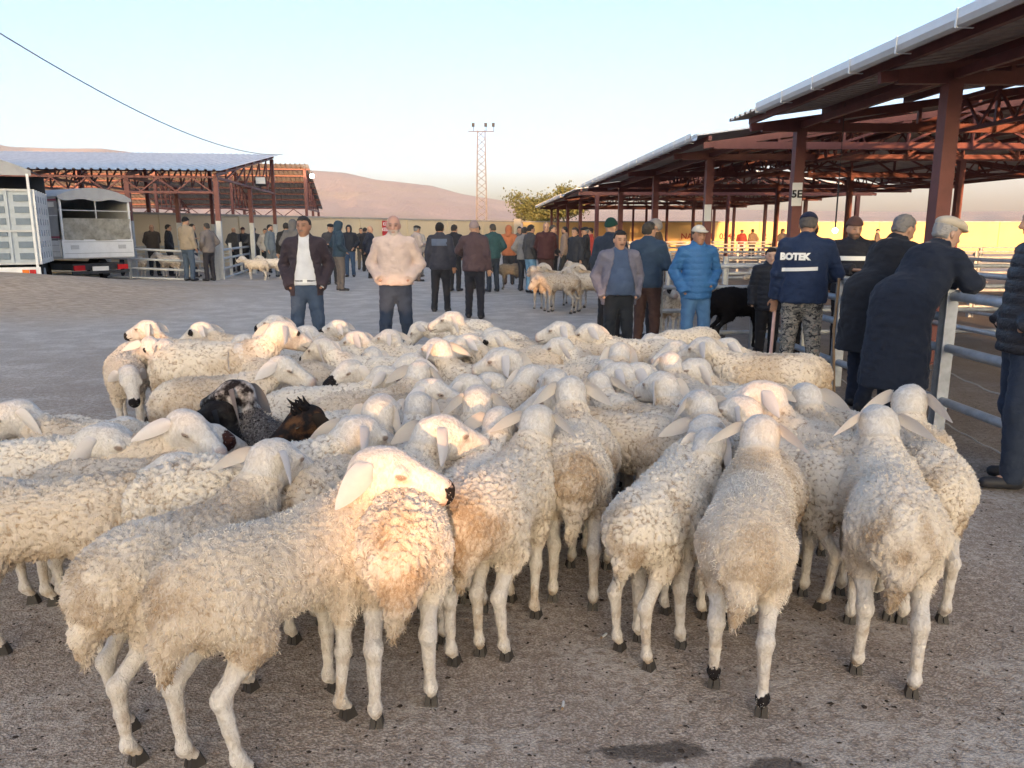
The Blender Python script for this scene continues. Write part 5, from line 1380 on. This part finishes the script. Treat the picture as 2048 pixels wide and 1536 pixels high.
for i, (x, y, hd, lab, k) in enumerate(((-11.9, 24.6, -75, 'white sheep lying low at the left of the left pen', {}), (-11.0, 25.0, -80, 'white sheep turned left in the middle of the left pen', {}), (-10.2, 24.9, 175, 'white sheep with raised head at the right of the left pen', {}), (-8.15, 24.8, -95, 'white sheep with black throat outside the left pen corner', dict(nose=.6)), (-7.85, 25.5, -88, 'white sheep half hidden behind the black throated one', {}))):
    far('highL' if i == 2 else 'mid', x, y, hd, lab, 'sheep at the left pen', z=.12 if i < 3 else 0, **k)
far('goat', -7.55, 25.9, 170, 'black and white goat by the left pen', 'goats at the left pen', 'goat', 'goat', dark=1, tone=(.06, .06, .06), facetone=(.5, .5, .5))
far('goat', -7.1, 25.2, 130, 'brown goat held beside the hooded man at the left pen', 'goats at the left pen', 'goat', 'goat', dark=1, tone=(.16, .08, .05), facetone=(.2, .1, .06))
# ================================================================ people
people_materials()
SK, SKD, SKP = (.43, .26, .18), (.34, .19, .125), (.50, .32, .24)
NAVY, BLK, JEAN = (.022, .032, .055), (.014, .014, .017), (.055, .10, .19)
N = .0115
def person(rig, x, y, hd, lab, colours, scale=1., grp=None, **k): return place_person(person_model('p', rig, **k), x, y, hd, lab, colours, scale, group=grp), k
mdl = person_model('p', person_rig(hyaw=-.25, hpitch=-.05, armL='pocket', armR='pocket', spread=.16, girth=1.03), res=N, hair=(.035, .033, .034), moustache=(.16, .15, .15), brows=(.03, .03, .03), skin=SKD, openw=.125, shirt=True, hands=(False, False), hem=.80, seed=1)
p1 = place_person(mdl, -2.48, 9.35, 172, 'man in an open dark purple jacket over a pale shirt, hands in pockets', {'top': (.040, .030, .040), 'shirt': (.62, .64, .68), 'trousers': (.05, .075, .125)}, 1.0)
bl = MB().tube([(.128 * math.cos(a) * 1.02, .158 * math.sin(a), .985) for a in np.linspace(-1.3, 1.3, 14)], .018, 6).build('belt', M_CLOTH['shoe'], p1); bl['tone'] = BLK
MB().box((.128, -.025, .965), (.152, .025, 1.005)).build('buckle', M['gutter'], p1)
mdl = person_model('p', person_rig(hyaw=.05, hpitch=-.12, armL='jpocket', armR='jpocket', spread=.15, stride=-.07, girth=1.08), res=N, beard=(.55, .53, .50, .75), brows=(.10, .09, .09), skin=(.46, .27, .21), top='sweater', hem=.93, hands=(False, False), collar=.045, seed=2)
place_person(mdl, -1.40, 9.3, 178, 'bald grey bearded man in a beige zip jacket, hands in its pockets', {'top': (.60, .48, .43), 'trousers': (.028, .042, .075)}, 1.005)
mdl = person_model('p', person_rig(armL='down', armR='down', spread=.13, girth=1.08), res=.014, hair=(.02, .018, .018), skin=SKD, hem=.84, hands=(False, True), seed=3)
pb = place_person(mdl, -1.40, 15.2, 2, 'man seen from behind in a dark jacket with a blue grey yoke', {'top': (.035, .038, .055), 'trousers': (.020, .022, .03)})
g = [(-.3, yy, zz) for yy in np.linspace(-.15, .15, 9) for zz in np.linspace(1.30, 1.43, 6)]
v = wrap(mdl['upper'], g, (1, 0, 0)); fs = np.array([(i * 6 + j, i * 6 + j + 1, i * 6 + j + 7, i * 6 + j + 6) for i in range(8) for j in range(5)])
yk = link('yoke', np_mesh('yoke', v, fs, mats=[M_CLOTH['jacket']]), pb); yk['tone'] = (.10, .13, .20)
mdl = person_model('p', person_rig(armL='out', armR='down', spread=.12, stride=.06, girth=1.12), res=.014, cap='beanie', skin=SK, hem=.86, hands=(True, True), seed=4)
place_person(mdl, -.68, 14.1, 4, 'man seen from behind in a plum jacket and greyish knit cap', {'top': (.075, .05, .058), 'trousers': (.018, .02, .03), 'cap': (.28, .22, .22)})
mdl = person_model('p', person_rig(hyaw=.1, hpitch=-.12, armL='pocket', armR='pocket', spread=.14, girth=1.2, belly=.05, shoulder=1.08), res=N, hair=(.02, .018, .018), moustache=(.03, .025, .025), skin=SK, openw=.19, shirt=True, hands=(False, False), hem=.80, collar=.0, seed=5)
place_person(mdl, 1.24, 9.0, 176, 'stout man with moustache in an open grey lilac shirt over blue polo', {'top': (.15, .15, .20), 'shirt': (.055, .085, .16), 'trousers': (.016, .02, .028)}, .905)
mdl = person_model('p', person_rig(hyaw=-.5, hpitch=0, armL='down', armR='fold', spread=.12), res=.014, hair=(.05, .045, .04), skin=SK, hem=.86, hands=(False, True), seed=6)
place_person(mdl, 1.80, 10.3, 25, 'man in a navy jacket seen from behind right of the stout man', {'top': (.03, .055, .10), 'trousers': (.07, .04, .035)}, .97)
mdl = person_model('p', person_rig(hyaw=.3, armL='fold', armR='down', spread=.12), res=.016, hair=(.25, .23, .22), skin=SK, hem=.84, seed=7)
place_person(mdl, 2.05, 11.2, -70, 'grey haired man in a brown jacket facing left behind the navy jacket man', {'top': (.08, .05, .03), 'trousers': (.03, .03, .035)})
mdl = person_model('p', person_rig(armL='down', armR='fold', spread=.12), res=.016, cap='beanie', skin=SK, hem=.86, seed=8)
place_person(mdl, 1.42, 11.3, 35, 'man in a dark green knit cap and navy hooded jacket', {'top': NAVY, 'cap': (.012, .045, .038), 'trousers': (.02, .02, .025)})
mdl = person_model('p', person_rig(hyaw=.15, hpitch=-.08, armL='jpocket', armR='pocket', spread=.13, girth=1.0), res=N, cap='cap', hair=(.06, .05, .045), skin=SKD, top='puffer_jacket', puff=.010, hem=.82, hands=(False, False), collar=.05, seed=9)
place_person(mdl, 2.20, 9.25, 174, 'man in a bright blue quilted jacket and cream baseball cap', {'top': (.045, .15, .36), 'cap': (.62, .58, .50), 'trousers': (.075, .17, .34)}, .935)
# man with the lettered work jacket
mdl = person_model('p', person_rig(lean=.06, hpitch=-.35, armL='down', armR=((.12, -.30, 1.14), (.34, -.24, 1.10)), spread=.14, girth=1.18, shoulder=1.1), res=.0105, cap='cap', hair=(.10, .09, .085), skin=SKD, hem=.86, hands=(True, True), seed=10)
pw = place_person(mdl, 2.92, 7.75, 22, 'man in a navy work jacket lettered across the back and camouflage trousers', {'top': (.016, .030, .075), 'cap': (.015, .02, .05), 'trousers': (.2, .2, .2)}, 1.0)
for c in pw.children:
    if c.name.startswith('trousers'): c.data.materials.clear(); c.data.materials.append(M_CLOTH['camo'])
tm = text_mesh('BOTEK', .088, M['signwhite'], 'back_lettering', bold=.006)
bm = bmesh.new(); bm.from_mesh(tm); bmesh.ops.triangulate(bm, faces=bm.faces); bmesh.ops.subdivide_edges(bm, edges=bm.edges, cuts=1); bm.to_mesh(tm); bm.free()
co = np.zeros(len(tm.vertices) * 3, F); tm.vertices.foreach_get('co', co); co = co.reshape(-1, 3)
w_ = wrap(mdl['upper'], np.stack([co[:, 0] * 0 - .25, .10 - co[:, 0], co[:, 1] + 1.315], 1), (1, 0, 0), eps=.012); tm.vertices.foreach_set('co', w_.astype(F).ravel()); tm.update()
link('back_lettering', tm, pw)
g = [(-.3, yy, zz - .05 * (yy + .2)) for yy in np.linspace(-.12, .215, 16) for zz in np.linspace(1.19, 1.225, 3)]
v = wrap(mdl['upper'], g, (1, 0, 0), eps=.012); fs = np.array([(i * 3 + j, i * 3 + j + 1, i * 3 + j + 4, i * 3 + j + 3) for i in range(15) for j in range(2)])
link('reflective_stripe', np_mesh('reflective_stripe', v, fs, mats=[M['signwhite']]), pw)
st = MB().tube([(3.17, 7.42, .0), (3.13, 7.45, .6), (3.15, 7.47, 1.12)], .013, 7).build('walking_stick', M['wood']); tag(st, 'thin wooden stick standing beside the camouflage trousers', 'stick')
st = MB().tube([(2.70, 7.95, .30), (2.745, 8.0, 1.32)], .018, 7).build('marking_stick', mat_plain('pink_white_pole', (.62, .42, .40), .6, sc=12)); tag(st, 'pale pinkish pole held left of the lettered jacket', 'stick')
mdl = person_model('p', person_rig(hyaw=.5, hpitch=-.15, armL='down', armR='fold', girth=1.05), res=.013, cap='beanie', beard=(.05, .04, .035, .8), skin=SK, hem=.84, hands=(True, True), seed=11)
pk = place_person(mdl, 3.82, 8.75, -150, 'young bearded man in a brown knit cap and dark work jacket behind the fence', {'top': (.018, .02, .03), 'cap': (.10, .055, .05), 'trousers': BLK}, .98)
g = [(.3, yy, zz) for yy in np.linspace(-.14, .19, 12) for zz in np.linspace(1.27, 1.32, 3)]
v = wrap(mdl['upper'], g, (-1, 0, 0), eps=.012); fs = np.array([(i * 3 + j, i * 3 + j + 3, i * 3 + j + 4, i * 3 + j + 1) for i in range(11) for j in range(2)])
link('reflective_stripe', np_mesh('reflective_stripe', v, fs, mats=[M['signwhite']]), pk)
mdl = person_model('p', person_rig(armL='down', armR='down', girth=1.0), res=.016, hair=(.02, .018, .018), skin=SK, hem=.84, seed=12)
place_person(mdl, 3.62, 9.5, 10, 'dark haired man hidden between the lettered jacket and the knit cap', {'top': BLK, 'trousers': BLK}, .97)
mdl = person_model('p', person_rig(hyaw=-.2, armL='down', armR='down', spread=.09), res=.012, hair=(.025, .02, .018), skin=(.52, .34, .26), top='puffer_jacket', puff=.009, hem=.82, hands=(False, False), seed=13)
place_person(mdl, 3.02, 9.1, 178, 'boy with a dark fringe in a black padded jacket by the fence', {'top': (.02, .022, .03), 'trousers': BLK}, .79)
# men leaning on the fence
mdl = person_model('p', person_rig(lean=.56, hyaw=-.1, hpitch=-.38, armL=((.42, .27, 1.14), (.66, .10, 1.12)), armR=((.40, -.24, 1.14), (.66, -.06, 1.13)), spread=.11, stride=.05, girth=1.1), res=.0105, hair=(.20, .19, .185), skin=SK, top='coat', hem=.52, robe=.015, collar=.045, hands=(True, True), seed=14)
place_person(mdl, 3.10, 6.72, 66, 'grey haired bareheaded man in a dark coat leaning on the fence', {'top': (.022, .024, .031), 'trousers': (.02, .026, .045)}, 1.03)
mdl = person_model('p', person_rig(lean=.62, hyaw=-.15, hpitch=-.30, armL=((.44, .30, 1.15), (.72, .16, 1.13)), armR=((.40, -.24, 1.14), (.68, -.04, 1.14)), spread=.11, stride=.04, girth=1.2), res=.0105, hair=(.34, .33, .32), cap='flatcap', skin=SKP, top='coat', hem=.36, robe=.03, collar=.05, hands=(True, True), seed=15)
place_person(mdl, 3.0, 5.95, 72, 'old man in a cream flat cap and long navy coat leaning on the fence', {'top': (.019, .025, .042), 'cap': (.52, .46, .37), 'trousers': (.012, .018, .035)}, 1.02)
mdl = person_model('p', person_rig(armL='jpocket', armR='jpocket', spread=.11, stride=.05, girth=1.1), res=.0105, hair=(.03, .03, .03), skin=SK, top='puffer_jacket', puff=.011, hem=.84, hands=(False, False), seed=16)
place_person(mdl, 3.13, 4.62, -78, 'man in a dark padded jacket and jeans cut off by the right edge', {'top': (.025, .026, .034), 'trousers': (.025, .035, .06)}, 1.0)
# people farther back share a few builds
BG = {}
for i, (k, rg_, kw) in enumerate((
        ('stand', person_rig(armL='down', armR='pocket', spread=.11), dict(hair=(.03, .028, .03))),
        ('pock', person_rig(armL='jpocket', armR='jpocket', spread=.12, girth=1.08), dict(hair=(.06, .055, .05))),
        ('walk', person_rig(armL='down', armR='down', stride=.16, spread=.08), dict(hair=(.03, .028, .03), beard=(.04, .03, .03, .8))),
        ('beanie', person_rig(armL='fold', armR='down', spread=.11, girth=1.05), dict(cap='beanie')),
        ('hood', person_rig(armL='jpocket', armR='jpocket', spread=.11, girth=1.06), dict(cap='hood')),
        ('cap', person_rig(armL='fold', armR='fold', spread=.11, hyaw=.3), dict(cap='flatcap', hair=(.2, .2, .2))),
        ('bald', person_rig(armL='back', armR='back', spread=.12, girth=1.1), dict(hair=None)))):
    BG[k] = person_model('p', rg_, res=.021, skin=SK, hands=(True, True), seed=30 + i, **kw)
T = lambda top, tr=(.03, .032, .04), cap=(.03, .03, .032), hair=None: {'top': top, 'trousers': tr, 'cap': cap, **({'hair': hair} if hair else {})}
PEOPLE = [
    ('beanie', -13.2, 26.6, 150, T((.20, .17, .14), cap=(.45, .25, .24)), 1.0, 'person in a pink patterned headscarf behind the left pen'),
    ('bald', -12.3, 26.8, 140, T((.085, .070, .060)), 1.0, 'balding man in a brown suit jacket behind the left pen'),
    ('stand', -11.7, 26.7, 60, T((.020, .022, .03)), 1.0, 'man in a black jacket turned right behind the left pen'),
    ('stand', -10.6, 26.0, 80, T((.05, .05, .06), (.03, .04, .06)), 1.0, 'man in a charcoal jacket beside the camouflage jacket, left pen'),
    ('beanie', -9.55, 23.0, 20, T((.30, .25, .19), (.07, .10, .15), BLK), 1.06, 'man in a camouflage jacket, jeans and black knit cap at the left pen'),
    ('pock', -9.05, 23.3, -60, T((.17, .15, .145), (.03, .03, .04)), .98, 'hunched man in a grey padded jacket by the left pen post'),
    ('bald', -11.0, 31.0, 10, T((.05, .055, .07)), 1., 'grey haired man seen from behind, left of the trio at the rear fence'),
    ('beanie', -10.7, 31.2, 170, T((.025, .03, .045), cap=(.06, .03, .03)), 1., 'man in a dark knit cap in the middle of the rear fence trio'),
    ('pock', -10.2, 31.0, 5, T((.06, .065, .08)), 1., 'man in a slate jacket seen from behind, right of the rear fence trio'),
    ('stand', -9.5, 30.2, 150, T((.45, .43, .40)), .97, 'man in a pale top beside the left shed post'),
    ('walk', -8.3, 26.9, 100, T((.14, .17, .20), (.16, .18, .2)), 1.02, 'bearded man in a blue grey jacket walking right by the goats'),
    ('stand', -6.3, 21.9, -10, T((.02, .02, .022)), 1.0, 'man in black half hidden left of the grey hooded one'),
    ('hood', -5.75, 20.6, 15, T((.13, .125, .125), (.06, .06, .065)), 1.03, 'man in a grey hooded coat behind the open jacket man'),
    ('cap', -5.2, 22.5, 170, T((.04, .04, .05), cap=BLK), 1., 'man in a black cap just behind the open jacket man shoulder'),
    ('hood', -4.45, 20.1, 60, T((.03, .055, .085), (.14, .12, .11)), 1.02, 'man in a petrol blue jacket with a pale hood'),
    ('hood', -5.65, 27.2, 178, T((.018, .022, .035), (.045, .08, .15)), 1.02, 'man in a black hood and jeans walking towards the camera'),
    ('stand', -5.9, 31.5, 20, T((.02, .022, .03)), 1., 'man in black far behind the hooded walker'),
    ('pock', -6.35, 33.0, 170, T((.05, .05, .05), (.11, .10, .09)), 1., 'man in a dark jacket and khaki trousers right of the hooded walker'),
    ('bald', -4.75, 26.2, 95, T((.018, .024, .045), (.018, .02, .03)), 1.0, 'man in navy overalls facing right beside the beige jacket man'),
    ('cap', -3.0, 24.6, 60, T((.45, .38, .35), (.10, .09, .09)), 1., 'man in a pale pinkish top below the red notice board'),
    ('stand', -3.3, 27.5, 10, T((.30, .28, .27), (.12, .12, .13)), .99, 'man in grey trousers behind the beige jacket man'),
    ('stand', -1.52, 20.6, 25, T((.016, .018, .026), (.02, .022, .028)), 1., 'man in a dark suit between the two men seen from behind'),
    ('beanie', -.95, 21.5, -20, T((.03, .03, .035)), .99, 'man in a dark cap past the plum jacket shoulder'),
    ('pock', -.50, 20.5, -30, T((.03, .075, .085), (.03, .04, .06)), 1.01, 'man in a teal jacket with hands in pockets, seen from behind'),
    ('hood', -.10, 23.4, 5, T((.42, .15, .07), (.06, .06, .065)), 1., 'man in an orange work vest with a grey hood'),
    ('stand', .25, 26.5, 170, T((.10, .09, .09)), 1., 'man partly hidden right of the orange vest'),
    ('pock', .33, 20.8, 30, T((.22, .22, .23), (.03, .035, .05)), .97, 'man in a light grey sleeve beside the teal jacket man'),
    ('stand', .48, 20.2, 60, T((.06, .06, .065), (.15, .29, .45)), 1., 'man in a dark top and pale blue jeans'),
    ('bald', .85, 19.6, 176, T((.055, .022, .025), (.05, .03, .03)), 1.03, 'man in a maroon shirt facing the camera'),
    ('pock', 1.10, 21.3, 120, T((.03, .032, .04)), 1., 'man in a dark jacket behind the maroon shirt'),
    ('walk', 1.62, 24.0, -80, T((.30, .22, .17), (.06, .06, .06)), .99, 'man in a tan top facing left by the shed post'),
    ('stand', 1.58, 19.6, -130, T((.03, .034, .045)), .96, 'man in a black jacket looking left behind the second flock'),
    ('cap', 2.02, 21.5, -80, T((.02, .024, .035), cap=(.02, .024, .03)), .97, 'man in a navy flat cap and work jacket by a red post'),
    ('stand', 2.35, 23.5, -90, T((.40, .06, .05)), .97, 'person in a red top beyond the red post'),
    ('cap', 12.6, 43.0, 20, T((.28, .05, .05), cap=(.3, .04, .04)), .97, 'person in a red headscarf sitting before the graffiti wall'),
    ('pock', 13.5, 44.0, -20, T((.20, .15, .11)), 1., 'man in a brown coat before the graffiti wall'),
    ('hood', 15.0, 43.5, 160, T((.10, .09, .09), cap=BLK), 1., 'man in a dark hood at the right end of the graffiti'),
    ('beanie', 20.5, 44, 120, T((.12, .09, .07)), 1., 'small figure far down the right shed'),
]
for k, x, y, hd, c, s, lab in PEOPLE:
    z = float(ground_h(np.float32(x), np.float32(y)))
    place_person(BG[k], x, y, hd, lab, c, s, z, 'people in the market yard')
# ================================================================ litter
for x, y, rz, lab in ((.36, 2.76, .9, 'white cigarette end lying on the yard in the gap below the flock'), (.17, 2.31, 1.4, 'white cigarette end lying near the bottom edge of the yard')):
    c = MB().tube([(-.017, 0, .007), (.017, 0, .007)], .0045, 8).build('cigarette_end', M['plate']); c.location = (x, y, 0); c.rotation_euler = (0, 0, rz); tag(c, lab, 'litter', 'litter on the yard')
    MB().tube([(-.024, 0, .007), (-.0172, 0, .007)], .0042, 8).build('filter', M['wood'], c)


# ================================================================ air
def build_haze():
    me = MB().box((-13500, -4200, -6), (13500, 9000, 620)).mesh('haze')
    m = bpy.data.materials.new('evening_haze'); m.use_nodes = True; nt = m.node_tree; nt.nodes.clear()
    o = nt.nodes.new('ShaderNodeOutputMaterial'); v = nt.nodes.new('ShaderNodeVolumePrincipled')
    v.inputs['Color'].default_value = (.95, .93, .92, 1); v.inputs['Density'].default_value = HAZE; v.inputs['Anisotropy'].default_value = .0
    nt.links.new(v.outputs[0], o.inputs['Volume']); me.materials.append(m)
    tag(link('haze', me), 'thin evening haze over the plain', 'haze', kind='stuff')
HAZE = 9.0e-5
build_haze()
